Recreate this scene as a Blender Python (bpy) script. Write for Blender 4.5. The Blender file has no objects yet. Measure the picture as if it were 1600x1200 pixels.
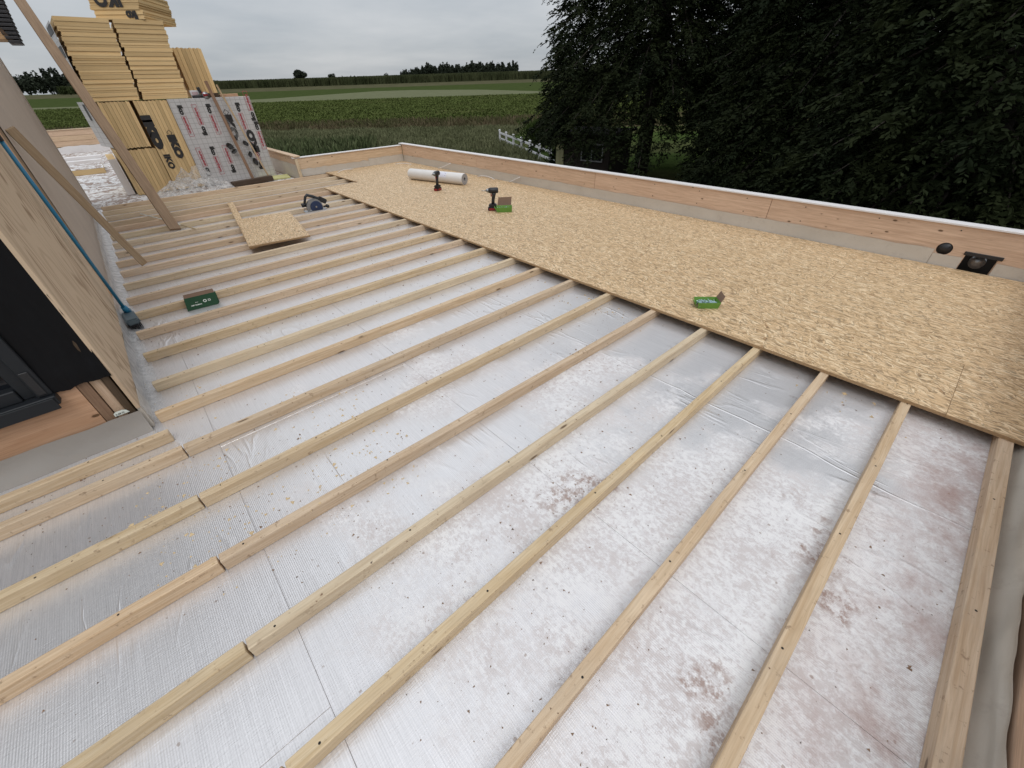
import bpy, bmesh, math, random
import numpy as np
from mathutils import Vector, Matrix, noise
random.seed(7); RNG = np.random.default_rng(7)
sc = bpy.context.scene; COL = sc.collection
# ---------------------------------------------------------------- camera, sky, sun, exposure
cam_d = bpy.data.cameras.new('camera'); cam = bpy.data.objects.new('camera', cam_d); COL.objects.link(cam)
RT = ((0.7420, 0.4231, -0.5200), (-0.6699, 0.4379, -0.5995), (-0.0259, 0.7931, 0.6086))
M3 = Matrix(RT); cam.matrix_world = Matrix.Translation((0, 0, 1.5)) @ M3.to_4x4()
cam_d.sensor_width = 36; cam_d.lens = 13.86; cam_d.clip_start = 0.02; cam_d.clip_end = 6000
sc.camera = cam
W = bpy.data.worlds.new('World'); sc.world = W; W.use_nodes = True
SUN_EL, SUN_AZ = math.radians(55), math.radians(200)
def build_world():
    nt = W.node_tree; nt.nodes.clear(); n = nt.nodes.new; L = nt.links.new
    sky = n('ShaderNodeTexSky'); sky.sky_type = 'NISHITA'; sky.sun_disc = False
    sky.sun_elevation = SUN_EL; sky.sun_rotation = SUN_AZ
    b1 = n('ShaderNodeBackground'); b1.inputs[1].default_value = 0.1; L(sky.outputs[0], b1.inputs[0])
    tc = n('ShaderNodeTexCoord'); sep = n('ShaderNodeSeparateXYZ'); L(tc.outputs['Generated'], sep.inputs[0])
    # flat cloud deck: project direction on a plane
    ad = n('ShaderNodeMath'); ad.operation = 'ADD'; ad.inputs[1].default_value = 0.12; L(sep.outputs[2], ad.inputs[0])
    mx = n('ShaderNodeMath'); mx.operation = 'MAXIMUM'; mx.inputs[1].default_value = 0.05; L(ad.outputs[0], mx.inputs[0])
    dx = n('ShaderNodeMath'); dx.operation = 'DIVIDE'; L(sep.outputs[0], dx.inputs[0]); L(mx.outputs[0], dx.inputs[1])
    dy = n('ShaderNodeMath'); dy.operation = 'DIVIDE'; L(sep.outputs[1], dy.inputs[0]); L(mx.outputs[0], dy.inputs[1])
    cb = n('ShaderNodeCombineXYZ'); L(dx.outputs[0], cb.inputs[0]); L(dy.outputs[0], cb.inputs[1])
    ns = n('ShaderNodeTexNoise'); ns.inputs['Scale'].default_value = 0.55; ns.inputs['Detail'].default_value = 7
    ns.inputs['Roughness'].default_value = 0.52; L(cb.outputs[0], ns.inputs['Vector'])
    rp = n('ShaderNodeValToRGB'); e = rp.color_ramp.elements
    e[0].position = 0.36; e[0].color = (0.50, 0.54, 0.585, 1)
    e[1].position = 0.66; e[1].color = (0.69, 0.71, 0.735, 1)
    L(ns.outputs[0], rp.inputs[0])
    # overcast luminance: brighter towards the zenith
    pw = n('ShaderNodeMapRange'); pw.inputs['From Min'].default_value = 0.0; pw.inputs['From Max'].default_value = 1.0
    pw.inputs['To Min'].default_value = 0.76; pw.inputs['To Max'].default_value = 2.15; L(sep.outputs[2], pw.inputs[0])
    b2 = n('ShaderNodeBackground'); L(rp.outputs[0], b2.inputs[0]); L(pw.outputs[0], b2.inputs[1])
    ms = n('ShaderNodeMixShader'); ms.inputs[0].default_value = 0.93; L(b1.outputs[0], ms.inputs[1]); L(b2.outputs[0], ms.inputs[2])
    out = n('ShaderNodeOutputWorld'); L(ms.outputs[0], out.inputs[0])
build_world()
sun_d = bpy.data.lights.new('sun', 'SUN'); sun = bpy.data.objects.new('sun', sun_d); COL.objects.link(sun)
sun_d.energy = 0.7; sun_d.angle = math.radians(25); sun_d.color = (1, 0.97, 0.92)
sun.rotation_euler = (math.radians(30), math.radians(-18), 0)
sc.view_settings.view_transform = 'Standard'; sc.view_settings.look = 'None'
sc.view_settings.exposure = 0.0; sc.view_settings.gamma = 1.0; sc.view_settings.use_curve_mapping = False
sc.cycles.max_bounces = 6; sc.cycles.transparent_max_bounces = 12

# ---------------------------------------------------------------- object helpers
WMX = {}
def wm(o): return WMX.get(o.name, Matrix.Identity(4))
def tag(o, label=None, cat=None, group=None, kind=None):
    if label: o['label'] = label
    if cat: o['category'] = cat
    if group: o['group'] = group
    if kind: o['kind'] = kind
    return o
def link(o, parent=None, M=None):
    COL.objects.link(o); M = M or Matrix.Identity(4)
    o.matrix_basis = M
    if parent is not None:
        o.parent = parent; o.matrix_parent_inverse = wm(parent).inverted()
    WMX[o.name] = M
    return o
def empty(name, loc, label, cat, group=None, rz=0):
    o = bpy.data.objects.new(name, None); o.empty_display_size = 0.05
    link(o, None, Matrix.Translation(loc) @ Matrix.Rotation(rz, 4, 'Z'))
    return tag(o, label, cat, group)
def mesh(name, verts, faces, mat, parent=None, M=None, smooth=False):
    me = bpy.data.meshes.new(name); me.from_pydata([tuple(v) for v in verts], [], faces)
    me.materials.append(mat)
    if smooth: me.polygons.foreach_set('use_smooth', [True] * len(me.polygons))
    me.update(); o = bpy.data.objects.new(name, me); return link(o, parent, M)
def npmesh(name, V, F, mat, parent=None, M=None, n=4):
    """V (k,3) float, F (m,n) int"""
    me = bpy.data.meshes.new(name); V = np.asarray(V, np.float32); F = np.asarray(F, np.int32)
    me.vertices.add(len(V)); me.vertices.foreach_set('co', V.ravel())
    me.loops.add(F.size); me.loops.foreach_set('vertex_index', F.ravel())
    me.polygons.add(len(F)); me.polygons.foreach_set('loop_start', np.arange(0, F.size, n, dtype=np.int32))
    me.materials.append(mat); me.update(calc_edges=True); me.validate()
    o = bpy.data.objects.new(name, me); return link(o, parent, M)
def bm_obj(name, bm, mat, parent=None, M=None, smooth=False):
    me = bpy.data.meshes.new(name); bm.to_mesh(me); bm.free(); me.materials.append(mat)
    if smooth: me.polygons.foreach_set('use_smooth', [True] * len(me.polygons))
    return link(bpy.data.objects.new(name, me), parent, M)
def bm_box(bm, x0, x1, y0, y1, z0, z1, M=None):
    vs = [bm.verts.new((x, y, z)) for x in (x0, x1) for y in (y0, y1) for z in (z0, z1)]
    if M: 
        for v in vs: v.co = M @ v.co
    fs = []
    for f in ((0, 1, 3, 2), (4, 6, 7, 5), (0, 4, 5, 1), (2, 3, 7, 6), (0, 2, 6, 4), (1, 5, 7, 3)):
        fs.append(bm.faces.new([vs[i] for i in f]))
    return vs, fs
def box(name, x0, x1, y0, y1, z0, z1, mat, parent=None, bev=0, seg=1, M=None):
    """box with its origin in its own centre"""
    cx, cy, cz = (x0 + x1) / 2, (y0 + y1) / 2, (z0 + z1) / 2
    bm = bmesh.new(); bm_box(bm, x0 - cx, x1 - cx, y0 - cy, y1 - cy, z0 - cz, z1 - cz)
    if bev: bmesh.ops.bevel(bm, geom=bm.edges[:], offset=bev, segments=seg, affect='EDGES', profile=0.5)
    T = Matrix.Translation((cx, cy, cz))
    return bm_obj(name, bm, mat, parent, (M @ T) if M else T)
def bar(name, p0, p1, w, h, mat, parent=None, bev=0.002, up=(0, 0, 1), roll=0, seg=1):
    """timber whose local X runs from p0 to p1"""
    p0, p1, up = Vector(p0), Vector(p1), Vector(up); d = p1 - p0; Ln = d.length; x = d.normalized()
    y = up.cross(x).normalized(); z = x.cross(y)
    R = Matrix((x, y, z)).transposed().to_4x4()
    bm = bmesh.new(); bm_box(bm, -Ln / 2, Ln / 2, -w / 2, w / 2, -h / 2, h / 2)
    if bev: bmesh.ops.bevel(bm, geom=bm.edges[:], offset=bev, segments=seg, affect='EDGES', profile=0.5)
    return bm_obj(name, bm, mat, parent, Matrix.Translation((p0 + p1) / 2) @ R @ Matrix.Rotation(roll, 4, 'X'))
def bm_tube(bm, pts, r, seg=10, cap=True):
    """tube through points; r number or list"""
    rs = r if isinstance(r, (list, tuple)) else [r] * len(pts); P = [Vector(p) for p in pts]; rings = []
    prev = None
    for i, p in enumerate(P):
        t = (P[min(i + 1, len(P) - 1)] - P[max(i - 1, 0)]).normalized()
        a = prev if prev is not None else (Vector((0, 0, 1)) if abs(t.z) < 0.9 else Vector((1, 0, 0)))
        n1 = (a - t * a.dot(t)).normalized(); prev = n1; n2 = t.cross(n1)
        rings.append([bm.verts.new(p + (n1 * math.cos(q) + n2 * math.sin(q)) * rs[i]) for q in [2 * math.pi * k / seg for k in range(seg)]])
    for a, b in zip(rings, rings[1:]):
        for k in range(seg): bm.faces.new((a[k], a[(k + 1) % seg], b[(k + 1) % seg], b[k]))
    if cap: bm.faces.new(rings[0][::-1]); bm.faces.new(rings[-1])
def tube(name, pts, r, mat, parent=None, seg=10, M=None, smooth=True):
    bm = bmesh.new(); bm_tube(bm, pts, r, seg); return bm_obj(name, bm, mat, parent, M, smooth)
def prism(name, outline, y0, y1, mat, parent=None, M=None, bev=0):
    """outline in local XZ, thickness along Y"""
    bm = bmesh.new()
    a = [bm.verts.new((x, y0, z)) for x, z in outline]; b = [bm.verts.new((x, y1, z)) for x, z in outline]
    n = len(a); bm.faces.new(a); bm.faces.new(b[::-1])
    for i in range(n): bm.faces.new((a[i], b[i], b[(i + 1) % n], a[(i + 1) % n]))
    bmesh.ops.recalc_face_normals(bm, faces=bm.faces[:])
    if bev: bmesh.ops.bevel(bm, geom=bm.edges[:], offset=bev, segments=1, affect='EDGES')
    return bm_obj(name, bm, mat, parent, M)
def text(name, s, size, origin, ex, ey, mat, parent=None, bold=0.0, squash=1.0, align='LEFT'):
    """flat lettering with baseline direction ex and letter-up direction ey"""
    cu = bpy.data.curves.new(name, 'FONT'); cu.body = s; cu.size = size; cu.offset = bold * size; cu.extrude = 0.0007
    cu.align_x = align; cu.resolution_u = 3
    tmp = bpy.data.objects.new('tmp', cu); COL.objects.link(tmp)
    dg = bpy.context.evaluated_depsgraph_get(); me = bpy.data.meshes.new_from_object(tmp.evaluated_get(dg))
    bpy.data.objects.remove(tmp); me.name = name; me.materials.clear(); me.materials.append(mat)
    ex, ey = Vector(ex).normalized() * squash, Vector(ey).normalized(); ez = ex.normalized().cross(ey)
    R = Matrix((ex, ey, ez)).transposed().to_4x4()
    return link(bpy.data.objects.new(name, me), parent, Matrix.Translation(origin) @ R)

# ---------------------------------------------------------------- material helpers
class NT:
    def __init__(s, name):
        s.m = bpy.data.materials.new(name); s.m.use_nodes = True; s.t = s.m.node_tree; s.t.nodes.clear()
        s.out = s.n('OutputMaterial'); s.b = s.n('BsdfPrincipled'); s.l(s.b.outputs[0], s.out.inputs[0])
    def n(s, ty, **k):
        nd = s.t.nodes.new('ShaderNode' + ty)
        for a, v in k.items(): setattr(nd, a, v)
        return nd
    def l(s, a, b): s.t.links.new(a, b)
    def put(s, node, sock, v):
        if isinstance(v, bpy.types.NodeSocket): s.l(v, node.inputs[sock])
        elif v is not None: node.inputs[sock].default_value = v
    def coords(s, scale=(1, 1, 1), kind='Object', rand=False, rot=(0, 0, 0)):
        tc = s.n('TexCoord'); v = tc.outputs[kind]
        if rand:
            oi = s.n('ObjectInfo'); mu = s.n('VectorMath', operation='SCALE'); mu.inputs[0].default_value = (37.1, 17.3, 51.7)
            s.l(oi.outputs['Random'], mu.inputs['Scale']); ad = s.n('VectorMath', operation='ADD')
            s.l(v, ad.inputs[0]); s.l(mu.outputs[0], ad.inputs[1]); v = ad.outputs[0]
        mp = s.n('Mapping'); s.l(v, mp.inputs[0]); mp.inputs['Scale'].default_value = scale; mp.inputs['Rotation'].default_value = rot
        return mp.outputs[0]
    def noise(s, vec, scale=5, detail=4, rough=0.5, dist=0.0, out=0):
        nd = s.n('TexNoise'); s.l(vec, nd.inputs['Vector']); nd.inputs['Scale'].default_value = scale
        nd.inputs['Detail'].default_value = detail; nd.inputs['Roughness'].default_value = rough; nd.inputs['Distortion'].default_value = dist
        return nd.outputs[out]
    def voro(s, vec, scale=5, feature='F1', rnd=1.0):
        nd = s.n('TexVoronoi', feature=feature); s.l(vec, nd.inputs['Vector']); nd.inputs['Scale'].default_value = scale
        nd.inputs['Randomness'].default_value = rnd; return nd
    def ramp(s, fac, stops, interp='LINEAR'):
        r = s.n('ValToRGB'); r.color_ramp.interpolation = interp; els = r.color_ramp.elements
        while len(els) < len(stops): els.new(0.5)
        for e, (p, c) in zip(els, stops):
            e.position = p; e.color = (c, c, c, 1) if isinstance(c, (int, float)) else (*c, 1)
        s.put(r, 0, fac); return r.outputs[0]
    def mix(s, fac, a, b, mode='MIX'):
        m = s.n('Mix', data_type='RGBA', blend_type=mode); s.put(m, 0, fac)
        for k, v in ((6, a), (7, b)):
            if isinstance(v, bpy.types.NodeSocket): s.l(v, m.inputs[k])
            else: m.inputs[k].default_value = (*v, 1)
        return m.outputs[2]
    def math(s, op, a, b=None):
        m = s.n('Math', operation=op); s.put(m, 0, a); s.put(m, 1, b); return m.outputs[0]
    def sep(s, v):
        x = s.n('SeparateXYZ'); s.l(v, x.inputs[0]); return x.outputs
    def bump(s, h, strength=0.3, dist=0.01, nrm=None):
        b = s.n('Bump'); b.inputs['Strength'].default_value = strength; b.inputs['Distance'].default_value = dist
        s.l(h, b.inputs['Height']); 
        if nrm: s.l(nrm, b.inputs['Normal'])
        s.l(b.outputs[0], s.b.inputs['Normal']); return b.outputs[0]
    def fin(s, col, rough=0.6, metal=0.0, spec=0.5):
        if isinstance(col, bpy.types.NodeSocket): s.l(col, s.b.inputs['Base Color'])
        else: s.b.inputs['Base Color'].default_value = (*col, 1)
        s.put(s.b, 'Roughness', rough); s.put(s.b, 'Metallic', metal); s.b.inputs['Specular IOR Level'].default_value = spec
        return s.m
def plain(name, col, rough=0.6, metal=0.0, var=0.12, scale=20, bump=0.0):
    t = NT(name); v = t.coords(rand=True); nz = t.noise(v, scale, 4)
    c = t.mix(nz, tuple(x * (1 - var) for x in col), tuple(min(1, x * (1 + var)) for x in col))
    if bump: t.bump(nz, bump, 0.005)
    return t.fin(c, rough, metal)
def wood(name, light, dark, grain=1.0, knots=True, dirt=0.0, rough=0.62, big=1.0, var=0.11, kd=1.0):
    """softwood, grain along the piece's own X"""
    t = NT(name); v = t.coords(rand=True)
    warp = t.noise(t.coords((0.5, 5, 5), rand=True), 2.0 * big, 3, 0.5, out=1)
    wv = t.n('VectorMath', operation='SCALE'); t.l(warp, wv.inputs[0]); wv.inputs['Scale'].default_value = 0.05 / big
    ad = t.n('VectorMath', operation='ADD'); t.l(v, ad.inputs[0]); t.l(wv.outputs[0], ad.inputs[1])
    mp = t.n('Mapping'); t.l(ad.outputs[0], mp.inputs[0]); mp.inputs['Scale'].default_value = (0.35, 9 * big, 9 * big)
    g1 = t.noise(mp.outputs[0], 7, 5, 0.6, 0.4)
    mp2 = t.n('Mapping'); t.l(ad.outputs[0], mp2.inputs[0]); mp2.inputs['Scale'].default_value = (1.5, 60, 60)
    g2 = t.noise(mp2.outputs[0], 4, 3, 0.6)
    base = t.mix(t.ramp(g1, [(0.34, 0.0), (0.66, 1.0)]), light, dark)
    base = t.mix(t.math('MULTIPLY', t.ramp(g2, [(0.45, 0.0), (0.72, 1.0)]), 0.32 * grain), base, tuple(c * 0.55 for c in dark))
    oi = t.n('ObjectInfo'); rnd = t.math('MULTIPLY', oi.outputs['Random'], 1.0)
    hv = t.n('HueSaturation'); t.l(base, hv.inputs['Color'])
    t.l(t.math('ADD', t.math('MULTIPLY', rnd, var), 1.0 - var * 0.55), hv.inputs['Value'])
    rn2 = t.math('FRACT', t.math('MULTIPLY', rnd, 7.31))
    t.l(t.math('ADD', t.math('MULTIPLY', rn2, var), 0.98 - var * 0.6), hv.inputs['Saturation'])
    t.l(t.math('ADD', t.math('MULTIPLY', t.math('FRACT', t.math('MULTIPLY', rnd, 13.7)), 0.016), 0.492), hv.inputs['Hue'])
    base = hv.outputs[0]
    if knots:
        kv = t.voro(t.coords((1.1 if kd == 1 else 2.2, 4.5, 4.5), rand=True), 2.6)
        dv = t.math('ADD', kv.outputs['Distance'], t.math('MULTIPLY', t.noise(v, 60, 2), 0.03))
        sc_ = t.sep(kv.outputs['Color'])[0]
        ok = t.math('GREATER_THAN', sc_, 0.25)
        k1 = t.math('MULTIPLY', t.ramp(dv, [(0.075 if kd == 1 else 0.095, 1.0), (0.11 if kd == 1 else 0.13, 0.0)]), ok)
        k2 = t.math('MULTIPLY', t.ramp(dv, [(0.09, 1.0), (0.19, 0.0)]), ok)
        base = t.mix(t.math('MULTIPLY', k2, 0.35), base, tuple(c * 0.6 for c in dark))
        base = t.mix(t.math('MULTIPLY', k1, 0.85), base, (0.09, 0.045, 0.02))
    if dirt:
        dn = t.noise(t.coords(kind='Object', rand=True), 30, 5, 0.7)
        base = t.mix(t.math('MULTIPLY', t.ramp(dn, [(0.60, 0.0), (0.67, 1.0)]), dirt), base, (0.20, 0.12, 0.07))
        dn2 = t.noise(t.coords(kind='Object', rand=True), 3, 4, 0.6)
        base = t.mix(t.math('MULTIPLY', t.ramp(dn2, [(0.5, 0.0), (0.75, 1.0)]), dirt * 0.45), base, (0.42, 0.36, 0.29))
    t.bump(g2, 0.25, 0.002)
    return t.fin(base, rough, 0, 0.3)
def foil_mat(name, dirty=1.0, tone=(0.73, 0.705, 0.705), old=False):
    t = NT(name); v = t.coords()
    x, y, z = t.sep(v)
    rib = t.n('TexWave', wave_type='BANDS', bands_direction='X'); t.l(t.coords((1, 0.012, 1)), rib.inputs['Vector'])
    rib.inputs['Scale'].default_value = 44; rib.inputs['Distortion'].default_value = 0.8; rib.inputs['Detail'].default_value = 2; rib.inputs['Detail Scale'].default_value = 3
    ribn = t.noise(t.coords((60, 1.2, 1)), 4, 3, 0.6)
    grid = t.noise(t.coords((6, 60, 1)), 6, 2, 0.5)
    base = t.mix(ribn, tuple(c * 0.78 for c in tone), tuple(min(1, c * 1.18) for c in tone))
    cloud = t.noise(v, 0.8, 4, 0.55)
    base = t.mix(t.math('MULTIPLY', t.ramp(cloud, [(0.4, 0.0), (0.65, 1.0)]), 0.5), base, (0.76, 0.75, 0.75))
    # dried slurry: a thin pinkish film with chalky flakes; heavier towards the near right corner of the roof
    heavy = t.math('ADD', t.math('MULTIPLY', t.math('SUBTRACT', 2.2, y), 0.095), t.math('MULTIPLY', t.math('SUBTRACT', 0.0, t.math('ABSOLUTE', t.math('SUBTRACT', x, 0.95))), 0.14))
    heavy = t.math('MINIMUM', t.math('MAXIMUM', heavy, -0.22), 0.12)
    f1 = t.math('ADD', t.noise(v, 1.15, 7, 0.62), t.math('ADD', heavy, 0.02))
    f2 = t.math('ADD', t.math('MULTIPLY', t.noise(t.coords((1.5, 1.0, 1), rot=(0, 0, 0.25)), 34, 8, 0.82, 0.35), 0.75), t.math('MULTIPLY', t.noise(t.coords((1, 1, 1)), 3.5, 3, 0.6), 0.25))
    film = t.ramp(f1, [(0.49, 0.0), (0.62, 1.0)])
    patch = t.ramp(f2, [(0.465, 1.0), (0.50, 0.0)])
    film2 = t.math('MULTIPLY', film, t.math('ADD', 0.22, t.math('MULTIPLY', patch, 0.6)))
    base = t.mix(t.math('MULTIPLY', film2, 0.62 * dirty), base, (0.47, 0.395, 0.37))
    chalk = t.math('MULTIPLY', film, t.ramp(f2, [(0.52, 0.0), (0.545, 1.0)]))
    base = t.mix(t.math('MULTIPLY', chalk, 0.65 * dirty), base, (0.80, 0.785, 0.775))
    mud = t.math('MULTIPLY', t.ramp(t.math('ADD', t.noise(t.coords(), 2.1, 5, 0.6), t.math('MULTIPLY', heavy, 0.6)), [(0.66, 0.0), (0.72, 1.0)]), t.ramp(t.noise(v, 26, 6, 0.75), [(0.48, 0.0), (0.58, 1.0)]))
    base = t.mix(t.math('MULTIPLY', mud, 0.65 * dirty), base, (0.24, 0.12, 0.075))
    spots = t.voro(v, 17); sp = t.math('MULTIPLY', t.ramp(t.math('ADD', spots.outputs['Distance'], t.math('MULTIPLY', t.noise(v, 120, 2), 0.10)), [(0.13, 1.0), (0.16, 0.0)]), t.math('GREATER_THAN', t.sep(spots.outputs['Color'])[0], 0.78))
    base = t.mix(t.math('MULTIPLY', sp, 0.55 * dirty), base, (0.25, 0.16, 0.11))
    fine = t.ramp(t.noise(v, 70, 4, 0.8), [(0.66, 0.0), (0.72, 1.0)])
    base = t.mix(t.math('MULTIPLY', fine, 0.45 * dirty), base, (0.30, 0.22, 0.17))
    # reddish run along the edge batten
    redge = t.math('MULTIPLY', t.ramp(t.math('ABSOLUTE', t.math('ADD', y, 0.50)), [(0.0, 1.0), (0.30, 0.0)]), t.ramp(t.noise(v, 5, 8, 0.75), [(0.44, 0.0), (0.62, 1.0)]))
    base = t.mix(t.math('MULTIPLY', redge, 0.6 * dirty), base, (0.33, 0.17, 0.13))
    if old:
        cr = t.noise(t.coords((1, 0.6, 1)), 5, 9, 0.75, 1.5)
        base = t.mix(t.ramp(cr, [(0.46, 1.0), (0.52, 0.0)]), (0.68, 0.67, 0.66), (0.27, 0.19, 0.15))
    wr = t.noise(t.coords((2.0, 0.45, 1), rot=(0, 0, 0.12)), 2.6, 3, 0.45, 0.5)
    wr2 = t.ramp(t.math('ABSOLUTE', t.math('SUBTRACT', wr, 0.5)), [(0.0, 1.0), (0.035, 0.0)])
    cover = t.ramp(t.noise(v, 1.7, 2), [(0.5, 0.0), (0.62, 1.0)])
    h = t.math('ADD', t.math('MULTIPLY', rib.outputs[1], 0.11), t.math('MULTIPLY', t.math('MULTIPLY', wr2, cover), 0.7))
    h = t.math('ADD', h, t.math('MULTIPLY', grid, 0.25)); h = t.math('ADD', h, t.math('MULTIPLY', t.noise(v, 2.0, 2), 1.2))
    cre = t.ramp(t.math('ABSOLUTE', t.math('ADD', t.math('SUBTRACT', x, 2.06), t.math('MULTIPLY', t.math('SUBTRACT', t.noise(t.coords((0, 1, 0)), 1.4, 3), 0.5), 0.12))), [(0.0, 1.0), (0.006, 0.0)])
    h = t.math('ADD', h, t.math('MULTIPLY', cre, 1.2)); base = t.mix(t.math('MULTIPLY', cre, 0.4), base, (0.85, 0.84, 0.84)); t.bump(h, 0.55, 0.006)
    rgh = t.ramp(t.math('ADD', film2, chalk), [(0.0, 0.30), (0.6, 0.65)])
    met = t.ramp(t.math('ADD', film2, chalk), [(0.0, 0.62), (0.5, 0.12)])
    if old: met, rgh = 0.0, 0.7
    return t.fin(base, rgh, met)
def osb_mat(name, tone=1.0):
    t = NT(name); v0 = t.coords(rand=True)
    wn = t.noise(v0, 3.0, 3, 0.6, out=1); sb = t.n('VectorMath', operation='SCALE'); t.l(wn, sb.inputs[0]); sb.inputs['Scale'].default_value = 0.09
    ad = t.n('VectorMath', operation='ADD'); t.l(v0, ad.inputs[0]); t.l(sb.outputs[0], ad.inputs[1])
    best = None; edges = None
    for i, (ang, sx, sy, off) in enumerate(((0.10, 12, 75, 0.0), (-0.28, 13, 92, 3.1), (0.5, 15, 85, 7.7), (1.2, 18, 80, 5.3))):
        mp = t.n('Mapping'); t.l(ad.outputs[0], mp.inputs[0]); mp.inputs['Scale'].default_value = (sx, sy, 1); mp.inputs['Rotation'].default_value = (0, 0, ang); mp.inputs['Location'].default_value = (off, off * 2, 0)
        # scale is applied before rotation in the node, so rotate first with a second mapping
        mp.inputs['Scale'].default_value = (1, 1, 1); mp3 = t.n('Mapping'); t.l(mp.outputs[0], mp3.inputs[0]); mp3.inputs['Scale'].default_value = (sx, sy, 1)
        nd = t.n('TexVoronoi', feature='F1', voronoi_dimensions='2D'); t.l(mp3.outputs[0], nd.inputs['Vector']); nd.inputs['Scale'].default_value = 1.0
        c = t.sep(nd.outputs['Color']); 
        if best is None: best, val = c[0], c[1]; dist = nd.outputs['Distance']
        else:
            top = t.math('GREATER_THAN', c[0], best if i < 3 else t.math('ADD', best, 0.12))
            m = t.n('Mix', data_type='FLOAT'); t.l(top, m.inputs[0]); t.l(val, m.inputs[2]); t.l(c[1], m.inputs[3]); val = m.outputs[0]
            m2 = t.n('Mix', data_type='FLOAT'); t.l(top, m2.inputs[0]); t.l(dist, m2.inputs[2]); t.l(nd.outputs['Distance'], m2.inputs[3]); dist = m2.outputs[0]
            best = t.math('MAXIMUM', best, c[0])
    k = tone
    col = t.ramp(val, [(0.0, (0.46 * k, 0.315 * k, 0.175 * k)), (0.2, (0.58 * k, 0.40 * k, 0.225 * k)), (0.6, (0.68 * k, 0.48 * k, 0.285 * k)), (0.9, (0.82 * k, 0.64 * k, 0.42 * k)), (1.0, (0.34 * k, 0.20 * k, 0.10 * k))])
    shade = t.ramp(dist, [(0.42, 1.0), (0.70, 0.42)])
    col = t.mix(1.0, col, shade, 'MULTIPLY')
    darkf = t.ramp(t.noise(t.coords((6, 42, 1), rand=True, rot=(0, 0, 0.12)), 2.2, 3, 0.6, 1.4), [(0.60, 0.0), (0.64, 1.0)])
    col = t.mix(t.math('MULTIPLY', darkf, 0.8), col, (0.22, 0.125, 0.055))
    gr = t.noise(t.coords((8, 160, 1), rand=True), 3, 3, 0.6)
    col = t.mix(t.math('MULTIPLY', gr, 0.30), col, (0.44 * k, 0.29 * k, 0.14 * k))
    t.bump(t.math('ADD', val, dist), 0.35, 0.0025)
    return t.fin(col, 0.55, 0, 0.35)
def ply_mat(name):
    """rotary cut softwood ply with contour-like growth rings; grain along local X"""
    t = NT(name); v = t.coords((0.8, 3.0, 3.0), rand=True)
    nz = t.noise(v, 1.2, 2.5, 0.4, 0.5)
    w = t.math('SINE', t.math('MULTIPLY', nz, 62.0)); 
    strong = t.ramp(t.noise(t.coords((0.3, 2.2, 2.2), rand=True), 1.5, 3), [(0.46, 0.0), (0.62, 1.0)])
    c = t.mix(t.math('MULTIPLY', t.ramp(w, [(0.15, 0.0), (0.9, 1.0)]), t.math('ADD', 0.3, t.math('MULTIPLY', strong, 0.7))), (0.60, 0.455, 0.315), (0.27, 0.17, 0.095))
    c = t.mix(t.math('MULTIPLY', t.noise(t.coords((1, 50, 50), rand=True), 5, 3), 0.35), c, (0.42, 0.31, 0.21))
    t.bump(w, 0.25, 0.0015)
    return t.fin(c, 0.7, 0, 0.25)
def membrane_mat(name, col, rough=0.42, spec=0.5, spot=0.3):
    t = NT(name); v = t.coords()
    weave = t.noise(t.coords((40, 40, 120)), 8, 2)
    big = t.noise(v, 2.2, 4, 0.55)
    c = t.mix(big, tuple(x * 0.82 for x in col), tuple(x * 1.15 for x in col))
    c = t.mix(t.math('MULTIPLY', t.ramp(t.noise(v, 14, 5, 0.7), [(0.56, 0.0), (0.68, 1.0)]), spot), c, (0.36, 0.30, 0.25))
    t.bump(t.math('ADD', t.math('MULTIPLY', weave, 0.08), t.noise(t.coords((1.2, 1.2, 0.6)), 4, 3, 0.5, 0.8)), 0.5, 0.02)
    return t.fin(c, rough, 0, spec)
def field_mat(name, a, b, scale=0.6, c3=None, rows=None, detail=8):
    t = NT(name); v = t.coords()
    n1 = t.noise(v, scale, detail, 0.7); n2 = t.noise(v, scale * 0.06, 4, 0.5)
    c = t.mix(t.ramp(n1, [(0.35, 0.0), (0.65, 1.0)]), a, b)
    if c3: c = t.mix(t.math('MULTIPLY', t.ramp(n2, [(0.5, 0.0), (0.66, 1.0)]), 0.7), c, c3)
    if rows:
        wv = t.n('TexWave', wave_type='BANDS', bands_direction='X'); t.l(t.coords((1, 1, 1), rot=(0, 0, rows[0])), wv.inputs['Vector']); wv.inputs['Scale'].default_value = rows[1]; wv.inputs['Distortion'].default_value = 1.5
        c = t.mix(t.math('MULTIPLY', wv.outputs[1], 0.35), c, tuple(x * 0.5 for x in a))
    t.bump(n1, 0.6, 0.3)
    return t.fin(c, 1.0, 0, 0.0)
def leaf_mat(name, a, b, scale=3, rough=0.85, spec=0.04):
    t = NT(name); v = t.coords(); n1 = t.noise(v, scale, 4, 0.6); n2 = t.noise(v, scale * 12, 3, 0.6)
    c = t.mix(t.ramp(n1, [(0.35, 0.0), (0.65, 1.0)]), a, b); c = t.mix(t.math('MULTIPLY', n2, 0.5), c, tuple(x * 0.5 for x in a))
    return t.fin(c, rough, 0, spec)

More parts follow.
